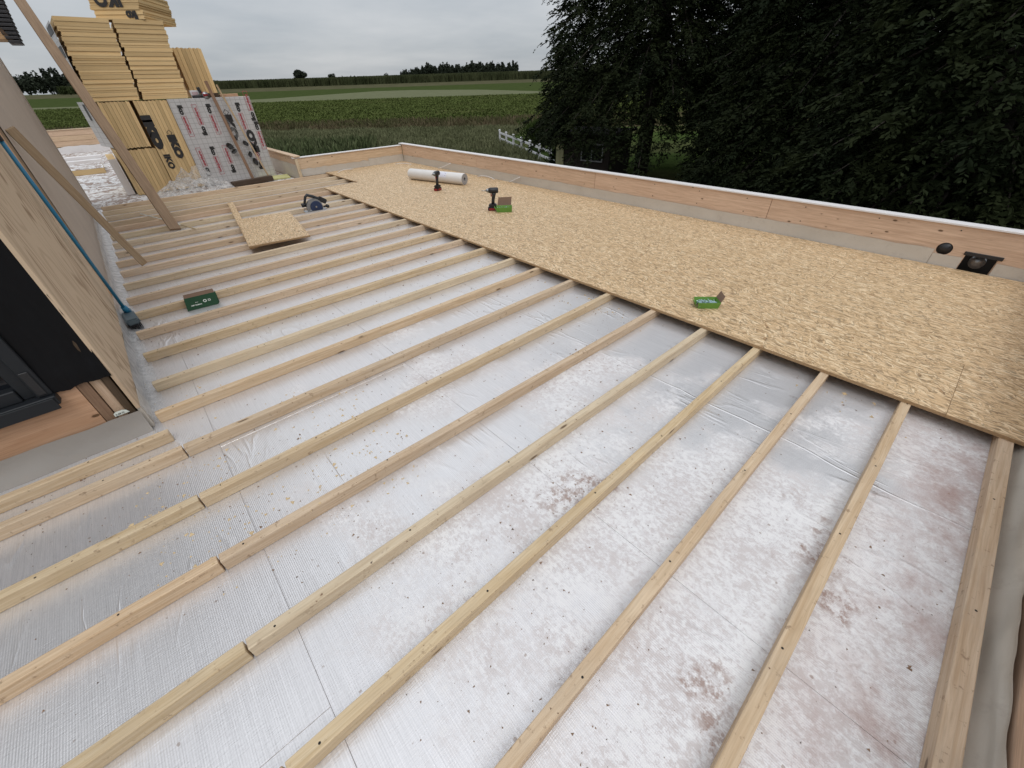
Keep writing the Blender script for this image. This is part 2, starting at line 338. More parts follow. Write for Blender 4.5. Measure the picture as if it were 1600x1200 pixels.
M = {}
M['batten'] = wood('batten_wood', (0.65, 0.50, 0.335), (0.50, 0.35, 0.205), dirt=0.6)
M['batten_grey'] = wood('batten_wood_weathered', (0.67, 0.53, 0.37), (0.53, 0.39, 0.25), dirt=0.35)
M['batten_red'] = wood('batten_wood_reddish', (0.62, 0.46, 0.32), (0.50, 0.345, 0.22), dirt=0.2)
M['clt'] = wood('parapet_timber', (0.72, 0.515, 0.355), (0.56, 0.38, 0.25), big=0.8, grain=1.3, var=0.05, kd=1.9)
M['beam'] = wood('orange_beam', (0.60, 0.37, 0.21), (0.46, 0.26, 0.13), big=0.7, kd=1.5)
M['brown'] = wood('brown_plank', (0.29, 0.185, 0.11), (0.20, 0.12, 0.068), knots=False)
M['darkwood'] = wood('dark_timber', (0.10, 0.065, 0.04), (0.06, 0.038, 0.022), knots=False)
M['thin'] = wood('thin_board', (0.50, 0.38, 0.235), (0.38, 0.27, 0.15), knots=False)
M['foil'] = foil_mat('foil_facing'); M['old'] = foil_mat('old_coating', old=True)
M['osb'] = osb_mat('osb', 1.02); M['osb_edge'] = plain('osb_edge', (0.36, 0.23, 0.12), 0.8, var=0.4, scale=90, bump=0.5)
M['ply'] = ply_mat('ply')
M['membrane'] = membrane_mat('grey_membrane', (0.53, 0.475, 0.405))
M['membrane_dark'] = membrane_mat('grey_membrane_upstand', (0.33, 0.30, 0.27))
M['membrane_wall'] = membrane_mat('wall_membrane', (0.47, 0.385, 0.315), 0.6, 0.3)
M['cap'] = plain('white_cap', (0.74, 0.71, 0.70), 0.45, var=0.05)
M['gap'] = plain('dark_gap', (0.02, 0.016, 0.013), 0.9)
M['black_film'] = membrane_mat('black_film', (0.005, 0.005, 0.006), 0.45, 0.15, 0.0)
M['anthracite'] = plain('anthracite_frame', (0.005, 0.007, 0.010), 0.6, var=0.2)
t = NT('window_glass'); M['glass'] = t.fin((0.006, 0.008, 0.012), 0.08, 0, 0.6)
M['black_plastic'] = plain('black_plastic', (0.016, 0.016, 0.018), 0.45, var=0.3, bump=0.1)
M['red_plastic'] = plain('red_plastic', (0.24, 0.012, 0.018), 0.4)
M['metal'] = plain('grey_metal', (0.33, 0.34, 0.35), 0.38, 0.85, var=0.2)
M['steel'] = plain('steel', (0.45, 0.43, 0.40), 0.35, 1.0)
M['navy'] = plain('navy_plastic', (0.018, 0.033, 0.085), 0.4, var=0.2)
M['blue'] = plain('blue_handle', (0.012, 0.16, 0.29), 0.35, var=0.08)
M['greyblue'] = plain('broom_head', (0.09, 0.12, 0.135), 0.5, var=0.3)
M['green'] = plain('green_card', (0.13, 0.29, 0.045), 0.55, var=0.12)
M['dkgreen'] = plain('dark_green_card', (0.005, 0.05, 0.016), 0.75, var=0.15)
M['card'] = plain('brown_card', (0.20, 0.125, 0.085), 0.8, var=0.1)
M['zinc'] = plain('zinc_screws', (0.42, 0.55, 0.58), 0.3, 0.8, var=0.3)
M['white'] = plain('white_paint', (0.62, 0.61, 0.62), 0.55, var=0.06, scale=4)
M['print_white'] = plain('white_print', (0.72, 0.76, 0.70), 0.5)
M['roll'] = plain('roll_film', (0.68, 0.655, 0.63), 0.38, var=0.05, scale=6)
M['roll_end'] = plain('roll_end', (0.30, 0.29, 0.29), 0.6, var=0.3, scale=70)
M['ink'] = plain('black_ink', (0.022, 0.02, 0.02), 0.5)
M['redink'] = plain('red_ink', (0.38, 0.055, 0.07), 0.55)
M['pinkbox'] = plain('pink_box', (0.50, 0.36, 0.37), 0.55)
M['roof_tile'] = plain('roof_tile', (0.030, 0.028, 0.030), 0.6, var=0.4)
def foam_mat():
    t = NT('foam_edge'); v = t.coords(rand=True); n1 = t.noise(v, 2.5, 4); n2 = t.noise(v, 160, 3, 0.7)
    c = t.mix(n1, (0.68, 0.485, 0.25), (0.78, 0.585, 0.325)); c = t.mix(t.math('MULTIPLY', n2, 0.35), c, (0.46, 0.28, 0.11))
    oi = t.n('ObjectInfo'); hs = t.n('HueSaturation'); t.l(c, hs.inputs['Color']); t.l(t.math('ADD', t.math('MULTIPLY', oi.outputs['Random'], 0.34), 0.80), hs.inputs['Value'])
    t.bump(n2, 0.3, 0.002); return t.fin(hs.outputs[0], 0.85, 0, 0.2)
M['foam'] = foam_mat()
def facing_mat():
    t = NT('silver_facing'); v = t.coords()
    br = t.n('TexBrick'); t.l(t.coords((1, 1, 1), rot=(math.pi / 2, 0, 0)), br.inputs['Vector']); br.offset = 0.0
    br.inputs['Color1'].default_value = (0.56, 0.545, 0.54, 1); br.inputs['Color2'].default_value = (0.60, 0.585, 0.58, 1); br.inputs['Mortar'].default_value = (0.36, 0.345, 0.335, 1)
    br.inputs['Scale'].default_value = 1; br.inputs['Brick Width'].default_value = 0.085; br.inputs['Row Height'].default_value = 0.085; br.inputs['Mortar Size'].default_value = 0.004
    c = t.mix(t.math('MULTIPLY', t.noise(v, 6, 5, 0.6), 0.5), br.outputs[0], (0.44, 0.42, 0.41))
    t.bump(t.noise(v, 9, 4, 0.6), 0.5, 0.006); return t.fin(c, 0.4, 0.25)
M['facing'] = facing_mat()
def film_mat(name, dens=0.62, tint=(0.62, 0.60, 0.58)):
    t = NT(name); t.b.inputs['Base Color'].default_value = (*tint, 1); t.b.inputs['Roughness'].default_value = 0.36
    v = t.coords(); t.bump(t.noise(v, 14, 4, 0.5, 0.8), 0.35, 0.012)
    tr = t.n('BsdfTransparent'); mx = t.n('MixShader'); lw = t.n('LayerWeight'); lw.inputs[0].default_value = 0.35
    f = t.math('ADD', t.math('MULTIPLY', lw.outputs[1], 0.5), t.math('MULTIPLY', t.ramp(t.noise(v, 18, 4), [(0.4, 0.2), (0.65, 1.0)]), dens))
    f = t.math('MINIMUM', f, 0.95); t.l(f, mx.inputs[0]); t.l(tr.outputs[0], mx.inputs[1]); t.l(t.b.outputs[0], mx.inputs[2]); t.l(mx.outputs[0], t.out.inputs[0])
    return t.m
M['film'] = film_mat('plastic_film', 0.6); M['film_thin'] = film_mat('thin_film', 0.25)

# ---------------------------------------------------------------- terrain and fields
HD = Vector((0.655, 0.7556, 0)); LT = Vector((0.7556, -0.655, 0))
GZ = -3.3
def T(s):
    return float(np.interp(s, [-4000, 95, 170, 220, 235, 262, 330, 600, 4000], [GZ, GZ, -2.10, -0.15, 0.68, 2.25, 3.3, 3.6, 2.5]))
def wp(s, t, dz=0): p = HD * s + LT * t; return (p.x, p.y, T(s) + dz)
grass_m = field_mat('meadow_grass', (0.030, 0.050, 0.014), (0.060, 0.085, 0.026), 1.6, (0.085, 0.080, 0.040))
def strip(name, lo, hi, mat, ts, n=6, dz=0.0):
    """field between the boundary functions lo(t) and hi(t)"""
    V, F = [], []; m = len(ts)
    for t_ in ts:
        a, b = lo(t_), hi(t_)
        for k in range(n + 1): V.append(wp(a + (b - a) * k / n, t_, dz))
    for i in range(m - 1):
        for k in range(n): q = i * (n + 1) + k; F.append((q, q + n + 1, q + n + 2, q + 1))
    o = mesh(name, V, F, mat); o['kind'] = 'structure'; return o
TS = [-3500, -1500, -700, -400, -300, -250, -200, -160, -130, -110, -90, -70, -55, -40, -25, -10, 0, 8, 16, 30, 60, 120, 250, 500, 1200, 3500]
I = lambda xs, ys: (lambda t_: float(np.interp(t_, xs, ys)))
b_wheat = I([-60, 0, 60], [68, 60, 52]); b_weed = I([-60, 0, 60], [82, 76, 74]); b_beet = I([-130, 20], [172, 172])
b_light = I([-120, -95, -50, -8, 15], [181, 186, 220, 203, 181]); b_green = I([-140, 20], [236, 240]); b_verge = I([-150, 20], [262, 262])
strip('lawn', lambda t_: -3000, lambda t_: 20, field_mat('lawn_grass', (0.028, 0.052, 0.010), (0.045, 0.078, 0.016), 2.5), TS, 4)
strip('meadow', lambda t_: 20, b_wheat, grass_m, TS, 4)
strip('weedy_verge', b_wheat, b_weed, field_mat('verge_soil', (0.055, 0.055, 0.025), (0.11, 0.085, 0.055), 0.9), TS, 2)
strip('beet_field', b_weed, b_beet, field_mat('beet_leaves_far', (0.052, 0.066, 0.018), (0.085, 0.105, 0.034), 0.9, (0.085, 0.080, 0.035), detail=6), TS, 16)
strip('barley_field', b_beet, b_light, field_mat('barley', (0.120, 0.127, 0.072), (0.140, 0.148, 0.088), 0.4), TS, 6)
strip('green_field', b_light, b_green, field_mat('green_crop', (0.042, 0.058, 0.019), (0.055, 0.072, 0.025), 0.4), TS, 6)
strip('far_verge', b_green, b_verge, field_mat('far_verge_grass', (0.070, 0.068, 0.038), (0.095, 0.09, 0.052), 0.2), TS, 3)
strip('hill', b_verge, lambda t_: 4000, field_mat('hill_grass', (0.06, 0.075, 0.03), (0.09, 0.10, 0.045), 0.05), TS, 12)

def blades(name, s, t_, h, w, mat, lean=0.25, per=1, zf=None, kind='stuff', label=None):
    """many thin upright leaves (one quad each) standing on the terrain; s, t_, h arrays"""
    N = len(s); zz = np.interp(s, [-4000, 95, 170, 220, 235, 262, 330, 600, 4000], [GZ, GZ, -2.10, -0.15, 0.68, 2.25, 3.3, 3.6, 2.5])
    X = HD.x * s + LT.x * t_; Y = HD.y * s + LT.y * t_
    a = RNG.uniform(0, 2 * np.pi, N); dx, dy = np.cos(a) * w / 2, np.sin(a) * w / 2
    lx, ly = RNG.normal(0, lean, N) * h, RNG.normal(0, lean, N) * h
    V = np.empty((N, 4, 3), np.float32)
    V[:, 0] = np.stack([X - dx, Y - dy, zz], 1); V[:, 1] = np.stack([X + dx, Y + dy, zz], 1)
    V[:, 2] = np.stack([X + lx + dx * 0.5, Y + ly + dy * 0.5, zz + h], 1); V[:, 3] = np.stack([X + lx - dx * 0.5, Y + ly - dy * 0.5, zz + h * 0.92], 1)
    F = np.arange(N * 4).reshape(N, 4)
    o = npmesh(name, V.reshape(-1, 3), F, mat); tag(o, label, None, None, kind); return o
def scatter(n, s0, s1, t0, t1, keep=None):
    s = RNG.uniform(s0, s1, n); t_ = RNG.uniform(t0, t1, n)
    if keep is not None: k = keep(s, t_); s, t_ = s[k], t_[k]
    return s, t_
fence_t = lambda s: np.interp(s, [14, 31.4, 45.2, 62], [8.0, 3.2, -0.5, 4.0])
s, t_ = scatter(150000, 18, 68, -62, 6, lambda s, t: (t < fence_t(s)) & (t > -0.95 * s) & (s < 60 + 0.133 * -t))
blades('wheat', s, t_, RNG.uniform(0.3, 0.62, len(s)) + 0.10 * np.sin(t_ * 0.9) * np.cos(s * 0.5), RNG.uniform(0.05, 0.12, len(s)), leaf_mat('wheat_ears', (0.115, 0.125, 0.062), (0.195, 0.20, 0.11), 0.45), 0.3, label='grey green wheat standing beyond the parapet')
s, t_ = scatter(22000, 58, 84, -80, 30, lambda s, t: (t > -1.05 * s) & (s > 60 + 0.133 * -t) & (s < 78 - 0.1 * t))
blades('weeds', s, t_, RNG.uniform(0.2, 0.75, len(s)), RNG.uniform(0.05, 0.2, len(s)), leaf_mat('weeds', (0.07, 0.075, 0.032), (0.16, 0.12, 0.075), 0.25), 0.35, label='brownish tall weeds between wheat and beet field')
s, t_ = scatter(170000, 74, 172, -180, 34, lambda s, t: (t > -1.05 * s) & (RNG.random(len(s)) < (1.25 - s / 190)))
blades('beet_leaves', s, t_, RNG.uniform(0.10, 0.30, len(s)), RNG.uniform(0.12, 0.30, len(s)), leaf_mat('beet_leaf', (0.062, 0.082, 0.022), (0.112, 0.138, 0.042), 0.25), 0.8, label='rows of bright green beet plants in the field')
s, t_ = scatter(14000, 60, 74, 2, 40)
blades('field_grass', s, t_, RNG.uniform(0.2, 0.5, len(s)), RNG.uniform(0.1, 0.3, len(s)), leaf_mat('field_grass', (0.045, 0.075, 0.02), (0.09, 0.12, 0.035), 0.3), 0.4, label='grass beyond the white fence')
# tall flowering weeds close behind the insulation stack
s, t_ = scatter(9000, 26, 40, -24, -11)
blades('tall_weeds', s, t_, RNG.uniform(0.8, 1.7, len(s)), RNG.uniform(0.06, 0.16, len(s)), leaf_mat('tall_weeds', (0.05, 0.075, 0.028), (0.15, 0.165, 0.085), 0.8), 0.3, label='tall pale flowering weeds behind the printed panel')
# maize
cm = leaf_mat('maize', (0.048, 0.058, 0.026), (0.090, 0.098, 0.048), 0.08)
n = 52000; s = 262 + RNG.uniform(0, 1, n) ** 1.7 * 70; t_ = RNG.uniform(-232, 70, n)
blades('maize_field', s, t_, RNG.uniform(2.3, 3.7, n), RNG.uniform(0.3, 0.9, n), cm, 0.08, label='dark band of tall maize along the skyline')
# ---------------------------------------------------------------- far trees
def crown_cards(c, r, n, size, flat=0.85, seed=0, lumps=9):
    """leaf clumps around several lumps: real volume with gaps"""
    g = np.random.default_rng(seed); c = np.array(c, float); r = np.array(r, float)
    lc = g.normal(0, 1, (lumps, 3)); lc /= np.linalg.norm(lc, axis=1)[:, None]; lc *= g.uniform(0.25, 0.72, (lumps, 1)); lr = g.uniform(0.28, 0.5, lumps)
    k = g.integers(0, lumps, n); d = g.normal(0, 1, (n, 3)); d /= np.linalg.norm(d, axis=1)[:, None]
    P = c + (lc[k] + d * (lr[k] * g.uniform(0.75, 1.08, n))[:, None]) * r
    u = g.normal(0, 1, (n, 3)); u /= np.linalg.norm(u, axis=1)[:, None]; v = np.cross(u, g.normal(0, 1, (n, 3))); v /= np.linalg.norm(v, axis=1)[:, None]
    sz = (size * g.uniform(0.6, 1.4, n))[:, None]
    V = np.stack([P - u * sz, P - v * sz * 0.6, P + u * sz, P + v * sz * 0.6], 1)
    return V.reshape(-1, 3)
far_leaf = leaf_mat('far_leaves', (0.030, 0.037, 0.026), (0.050, 0.060, 0.040), 0.06)  # leaf tone lightened in place of distance haze
far_leaf2 = leaf_mat('far_leaves_hazy', (0.038, 0.050, 0.048), (0.050, 0.064, 0.058), 0.03)  # bluish cast of distance haze put into the leaf colour
bark = plain('bark', (0.045, 0.035, 0.028), 0.9, var=0.4, bump=0.5)
def far_tree(s, latr, h, w, label, n=900, name='field_tree'):
    x, y, z = wp(s, s * latr); e = empty(name, (x, y, z), label, 'tree')
    tube('trunk', [(x, y, z - 0.3), (x, y, z + h * 0.5)], [h * 0.04, h * 0.02], bark, e, 6)
    V = crown_cards((x, y, z + h * 0.6), (w / 2, w / 2, h * 0.42), n, h * 0.075, seed=int(abs(latr) * 1000))
    npmesh('crown', V, np.arange(len(V)).reshape(-1, 4), far_leaf, e)
far_tree(335, -0.402, 8.0, 11, 'lone round bush-like tree on the skyline above the maize', 1500)
far_tree(330, -0.231, 4.6, 5.2, 'small dark round tree on the skyline left of the wood', 500)
far_tree(330, -0.337, 5.6, 6.0, 'round dark tree at the left end of the far tree row', 600)
far_tree(330, -0.568, 4.0, 6, 'low tree barely rising above the maize at far left', 500)
def wood_mass(name, s0, s1, la, lb, h, n_tr, mat, label, cone=False, hvar=0.25, sd=3):
    g = np.random.default_rng(sd); VV = []
    for i in range(n_tr):
        s = g.uniform(s0, s1); q = (i + g.uniform(-0.4, 0.4)) / max(1, n_tr - 1); t_ = (la + (lb - la) * q) * s
        hh = h(q) * g.uniform(1 - hvar, 1 + 0.35 * hvar); x, y, z = wp(s, t_)
        V = crown_cards((x, y, z + hh * 0.5), (hh * (0.16 if cone else 0.28), hh * (0.16 if cone else 0.28), hh * 0.52), 320, hh * 0.07, seed=i + sd * 100)
        VV.append(V)
    V = np.concatenate(VV); o = npmesh(name, V, np.arange(len(V)).reshape(-1, 4), mat); return tag(o, label, None, None, 'stuff')
wood_mass('distant_wood', 400, 440, -0.200, 0.03, lambda q: 7.5 + 4.5 * min(1, q * 4) * (1 if q < 0.75 else 1.0 - (q - 0.75) * 1.4), 90, far_leaf, 'dark conifer wood on the skyline right of centre', True, 0.12)
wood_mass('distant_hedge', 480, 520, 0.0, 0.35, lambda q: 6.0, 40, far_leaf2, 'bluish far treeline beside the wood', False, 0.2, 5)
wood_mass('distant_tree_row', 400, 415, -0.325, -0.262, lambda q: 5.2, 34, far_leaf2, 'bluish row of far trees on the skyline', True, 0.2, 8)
wood_mass('windbreak_wood', 300, 325, -1.15, -0.80, lambda q: 11.5, 60, far_leaf, 'windswept wood behind the wall at far left', False, 0.35, 11)
wood_mass('field_hedge', 255, 262, -0.885, -0.70, lambda q: 3.5, 40, leaf_mat('hedge', (0.04, 0.055, 0.02), (0.075, 0.09, 0.035), 0.1), 'green hedge in front of the far left wood', False, 0.15, 13)

# ---------------------------------------------------------------- spruces
spruce_m = leaf_mat('spruce_needles', (0.011, 0.017, 0.007), (0.027, 0.034, 0.012), 0.9, 0.8, 0.10)
def spruce(x, y, H, R0, z_low, label, seed, nb=150, dens=1.0, fill=900):
    g = np.random.default_rng(seed); z0 = GZ
    e = empty('spruce_tree', (x, y, z0), label, 'spruce', 'dark spruces beyond the right parapet')
    tube('trunk', [(x, y, z0 - 0.3), (x + 0.1, y, z0 + H * 0.5), (x, y, z0 + H)], [0.42, 0.25, 0.03], bark, e, 9)
    PV = []; bm = bmesh.new()
    def twig(p, d, l):
            nn = int(9 + 10 * l); k = np.linspace(0.05, 1, nn)[:, None]; sag = np.array([0, 0, -0.25 * l])
            q0 = p + d * l * k + sag * k * k
            perp = np.cross(d, [0, 0, 1.0]); perp /= np.linalg.norm(perp) + 1e-6
            sg = np.where(np.arange(nn) % 2 == 0, 1, -1)[:, None]
            bd = d * g.uniform(0.5, 0.9, (nn, 1)) + perp * sg * g.uniform(0.4, 0.9, (nn, 1)) + g.normal(0, 0.22, (nn, 3)) + np.array([0, 0, -0.15])
            bd /= np.linalg.norm(bd, axis=1)[:, None]; bl = (g.uniform(0.11, 0.21, (nn, 1))) * (1.15 - 0.5 * k)
            wv = np.cross(bd, g.normal(0, 1, (nn, 3))); wv /= np.linalg.norm(wv, axis=1)[:, None]; wv *= bl * 0.21
            PV.append(np.stack([q0 - wv * 0.6, q0 + bd * bl * 0.55 - wv, q0 + bd * bl, q0 + bd * bl * 0.5 + wv], 1).reshape(-1, 3))
    # short outer sprays in bushy clumps close the envelope between the limbs
    for i in range(int(fill)):
        q = g.uniform(0, 1) ** 1.1; hz = z_low + (H - z_low) * q ** 1.4; az = g.uniform(0, 2 * np.pi)
        Rr = R0 * (1 - q ** 1.4) ** 0.75 + 0.3; lump = 0.5 + 0.5 * noise.noise((math.cos(az) * 2.2 + seed, math.sin(az) * 2.2, hz * 0.55))
        rr = Rr * (0.70 + 0.30 * lump) * g.uniform(0.86, 1.0); ca, sa = math.cos(az), math.sin(az)
        p = np.array([x + ca * rr, y + sa * rr, z0 + hz - 0.45 * rr * (0.5 + 0.5 * (1 - q)) + 0.25 * g.normal()])
        for m in range(3):
            d = np.array([ca, sa, 0]) * g.uniform(0.5, 1) + g.normal(0, 0.45, 3); d[2] = -abs(d[2]) * 0.8 + g.uniform(-0.2, 0.3); d /= np.linalg.norm(d); twig(p + g.normal(0, 0.18, 3), d, g.uniform(0.3, 0.6))
    for i in range(nb):
        q = (i + g.uniform(0, 1)) / nb; hz = z_low + (H - z_low) * q ** 1.4
        L = R0 * (1 - q ** 1.4) ** 0.75 * g.uniform(0.80, 1.08) + 0.4; az = i * 2.39996 + g.uniform(-0.3, 0.3)
        ca, sa = math.cos(az), math.sin(az); droop = (0.22 + 0.24 * (1 - q)) * L
        def bp(tt): return np.array([x + ca * L * tt, y + sa * L * tt, z0 + hz + 0.12 * L * tt - droop * tt * tt * 1.6 + 0.10 * L * tt ** 6])
        bm_tube(bm, [bp(0), bp(0.5), bp(0.95)], [0.05, 0.03, 0.01], 4, False)
        nt = max(6, int(12 * L * dens)); tl = np.sort(g.uniform(0.12, 1.0, nt) ** 0.8)
        for tt in tl:
            p = bp(tt); side = g.choice([-1, 1]); out = np.array([ca, sa, 0]); sd = np.array([-sa, ca, 0]) * side
            l = (0.34 + 0.55 * (1 - tt) ** 0.7 * min(1.0, L / 4)) * g.uniform(0.7, 1.25) * (1.25 if tt > 0.9 else 1)
            d = out * g.uniform(0.35, 0.9) + sd * g.uniform(0.25, 1.0); d[2] += g.uniform(-0.65, 0.05); d /= np.linalg.norm(d)
            twig(p, d, l)
    V = np.concatenate(PV); npmesh('crown', V, np.arange(len(V)).reshape(-1, 4), spruce_m, e)
    bm_obj('branches', bm, bark, e)
    return len(V) // 4
nq = 0
nq += spruce(22.6, 14.1, 20.5, 6.6, 4.9, 'leftmost spruce, its crown edge against the sky above the shed', 1, 250, 0.8, 4200)
nq += spruce(18.4, 4.7, 17, 4.5, 2.2, 'spruce in the middle of the dark row beyond the long parapet', 2, 200, 0.8, 2400)
nq += spruce(14.2, 0.6, 15, 3.9, 1.6, 'nearest spruce at the right edge of the picture', 3, 200, 0.95, 2600)
nq += spruce(25.5, 8.0, 19, 4.8, 4.9, 'spruce standing behind between the left and middle spruces', 4, 150, 0.7, 1300)
nq += spruce(19.5, -1.6, 17, 4.6, 0.8, 'spruce behind the nearest one near the right edge', 5, 150, 0.7, 1200)
nq += spruce(30.5, 13.0, 20, 5.5, 5.6, 'rear spruce seen through gaps of the leftmost crown', 6, 120, 0.6, 900)
nq += spruce(27.0, 0.5, 19, 5.5, 1.2, 'rear spruce filling the dark gap right of centre', 7, 120, 0.6, 900)
print('needles quads', nq)
# shrub by the fence
def shrub(x, y, r, h, label, seed, mat, n=5000):
    g = np.random.default_rng(seed); e = empty('shrub', (x, y, GZ), label, 'shrub')
    az = g.uniform(0, 2 * np.pi, n); k = g.uniform(0.25, 1, n); sp = np.abs(g.normal(0, 0.5, n)).clip(0, 1.1)
    P = np.stack([x + np.cos(az) * r * k * sp, y + np.sin(az) * r * k * sp, GZ + h * k * np.cos(sp * 0.9)], 1)
    d = np.stack([np.cos(az) * sp, np.sin(az) * sp, 1.1 - sp * 0.5], 1) + g.normal(0, 0.25, (n, 3)); d /= np.linalg.norm(d, axis=1)[:, None]
    w = np.cross(d, g.normal(0, 1, (n, 3))); w /= np.linalg.norm(w, axis=1)[:, None]; L = g.uniform(0.18, 0.42, (n, 1))
    V = np.stack([P - w * 0.02, P + d * L * 0.5 - w * 0.035, P + d * L, P + d * L * 0.5 + w * 0.035], 1).reshape(-1, 3)
    npmesh('foliage', V, np.arange(len(V)).reshape(-1, 4), mat, e)
    bm = bmesh.new()
    for i in range(9):
        a = i * 0.7; bm_tube(bm, [(x, y, GZ), (x + math.cos(a) * r * 0.5, y + math.sin(a) * r * 0.5, GZ + h * 0.7)], [0.04, 0.015], 5)
    bm_obj('stems', bm, bark, e)
shrub(28.2, 27.6, 2.3, 2.0, 'wide dark green arching shrub behind the white fence', 21, leaf_mat('shrub_leaf', (0.025, 0.045, 0.012), (0.070, 0.10, 0.028), 0.7), 9000)
shrub(21.0, 18.6, 1.0, 1.5, 'small dark bush in front of the garden shed', 22, leaf_mat('bush_leaf', (0.014, 0.024, 0.009), (0.03, 0.045, 0.016), 0.7), 3500)

# ---------------------------------------------------------------- white garden fence
fx = [(29.4, 34.5), (28.3, 32.3), (27.2, 30.1), (26.1, 27.9), (25.05, 25.8), (24.0, 23.7), (22.95, 21.6), (21.9, 19.5), (20.8, 17.3)]
fe = empty('picket_fence', (*fx[0], GZ), 'white two-rail paddock fence with capped posts beside the wheat', 'fence')
fdir = (Vector((*fx[-1], 0)) - Vector((*fx[0], 0))).normalized(); fn = Vector((-fdir.y, fdir.x, 0))
for i, (x, y) in enumerate(fx):
    bar('post', (x, y, GZ), (x, y, GZ + 1.08), 0.15, 0.15, M['white'], fe, 0.01, up=(fdir.x, fdir.y, 0))
    bmc = bmesh.new(); vs, _ = bm_box(bmc, -0.095, 0.095, -0.095, 0.095, 0, 0.03); bmc.verts.ensure_lookup_table()
    ap = bmc.verts.new((0, 0, 0.10)); top = [v for v in bmc.verts if abs(v.co.z - 0.03) < 1e-6]; top.sort(key=lambda v: math.atan2(v.co.y, v.co.x))
    for a, b in zip(top, top[1:] + top[:1]): bmc.faces.new((a, b, ap))
    bm_obj('post_cap', bmc, M['white'], fe, Matrix.Translation((x, y, GZ + 1.08)) @ Matrix.Rotation(math.atan2(fdir.y, fdir.x), 4, 'Z'))
for (a, b) in zip(fx, fx[1:]):
    for hz in (0.42, 0.88):
        d = Vector((b[0] - a[0], b[1] - a[1], 0)).normalized() * 0.076
        bar('rail', (a[0] + d.x, a[1] + d.y, GZ + hz), (b[0] - d.x, b[1] - d.y, GZ + hz), 0.045, 0.15, M['white'], fe, 0.006)

# ---------------------------------------------------------------- garden shed under the spruce
def brick_mat(name, a, b, mortar, s=1.0):
    t = NT(name); br = t.n('TexBrick'); 
    v = t.coords(); x, y, z = t.sep(v); cb = t.n('CombineXYZ'); t.l(t.math('ADD', x, y), cb.inputs[0]); t.l(z, cb.inputs[1]); t.l(cb.outputs[0], br.inputs['Vector'])
    br.inputs['Color1'].default_value = (*a, 1); br.inputs['Color2'].default_value = (*b, 1); br.inputs['Mortar'].default_value = (*mortar, 1)
    br.inputs['Scale'].default_value = s; br.inputs['Brick Width'].default_value = 0.22; br.inputs['Row Height'].default_value = 0.065; br.inputs['Mortar Size'].default_value = 0.008
    t.bump(br.outputs[1], -0.4, 0.004); return t.fin(br.outputs[0], 0.9)
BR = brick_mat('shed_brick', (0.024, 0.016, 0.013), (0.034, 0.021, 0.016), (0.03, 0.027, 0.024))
sx, sy = 20.0, 15.8
she = empty('garden_shed', (sx, sy, GZ), 'low dark brick garden shed under the leftmost spruce', 'shed', rz=0)
SM = Matrix.Translation((19.55, 14.2, GZ)) @ Matrix.Rotation(math.radians(100), 4, 'Z')
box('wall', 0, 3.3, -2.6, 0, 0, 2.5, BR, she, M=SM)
box('roof', -0.2, 3.4, -2.7, 0.3, 2.5, 2.6, plain('shed_roof', (0.03, 0.028, 0.027), 0.8), she, M=SM)
wf = box('window', 0.35, 1.65, 0.002, 0.05, 1.25, 2.1, plain('grey_frame', (0.28, 0.28, 0.29), 0.6), she, M=SM)
for a_ in (0.42, 1.03): box('pane', a_, a_ + 0.55, 0.051, 0.06, 1.32, 2.03, M['glass'], wf, M=SM)
dr = box('door', 2.75, 3.25, 0.002, 0.05, 0.05, 1.95, plain('cream_door', (0.42, 0.40, 0.20), 0.6), she, M=SM)
for a_ in (2.79, 3.01): box('pane', a_, a_ + 0.19, 0.051, 0.06, 1.1, 1.85, plain('yellow_pane', (0.46, 0.43, 0.24), 0.4), dr, M=SM)
hb = empty('brick_outbuilding', (21, 4, GZ), 'low brown brick outbuilding in the shade behind the spruces', 'building')
OM = Matrix.Translation((21.5, 3.6, GZ)) @ Matrix.Rotation(math.radians(-75), 4, 'Z')
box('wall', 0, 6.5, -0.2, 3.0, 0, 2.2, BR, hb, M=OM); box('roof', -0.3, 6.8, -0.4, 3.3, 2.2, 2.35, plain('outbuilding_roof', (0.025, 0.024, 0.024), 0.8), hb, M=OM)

# ---------------------------------------------------------------- the building under the roof
box('house_walls', -6.0, 5.50, -0.80, 10.15, GZ - 0.2, -0.30, plain('render', (0.45, 0.42, 0.38), 0.8, bump=0.2), None)
tag(bpy.data.objects['house_walls'], 'rendered house walls under the flat roof', 'house')
o = box('house_walls', -6.0, 2.95, 10.16, 22.0, GZ - 0.2, -0.30, plain('render_rear', (0.45, 0.42, 0.38), 0.8, bump=0.2), None)
tag(o, 'rear wing walls under the old roof section', 'house')
deck = box('roof_deck', -6.0, 5.49, -0.78, 10.12, -0.295, -0.082, M['gap']); deck['kind'] = 'structure'
xs = [-5.0, -3.79, -2.59, -1.40, -0.21, 0.957, 2.195, 3.43, 4.65, 5.44]
for i, (a, b) in enumerate(zip(xs, xs[1:])):
    y = -0.66; k = 0; L0 = [1.9, 3.1, 2.5, 1.35, 2.9, 2.15, 2.6, 1.5, 2.2][i]
    while y < 10.08:
        y2 = min(y + (L0 if k == 0 else 3.0), 10.08)
        if y2 > 10.0: y2 = 10.08
        bm = bmesh.new(); bm_box(bm, a + 0.0004, b - 0.0004, y + 0.0003, y2 - 0.0003, -0.08, -0.0655)
        bmesh.ops.bevel(bm, geom=[e for e in bm.edges if abs(e.verts[0].co.z + 0.0655) < 1e-5 and abs(e.verts[1].co.z + 0.0655) < 1e-5], offset=0.001, segments=1, affect='EDGES')
        bm_obj('insulation_board', bm, M['foil'], deck); y = y2; k += 1
# old roof section at the rear left
oldd = box('old_roof_deck', -6.0, 2.88, 10.16, 21.8, -0.295, -0.068, M['old']); oldd['kind'] = 'structure'

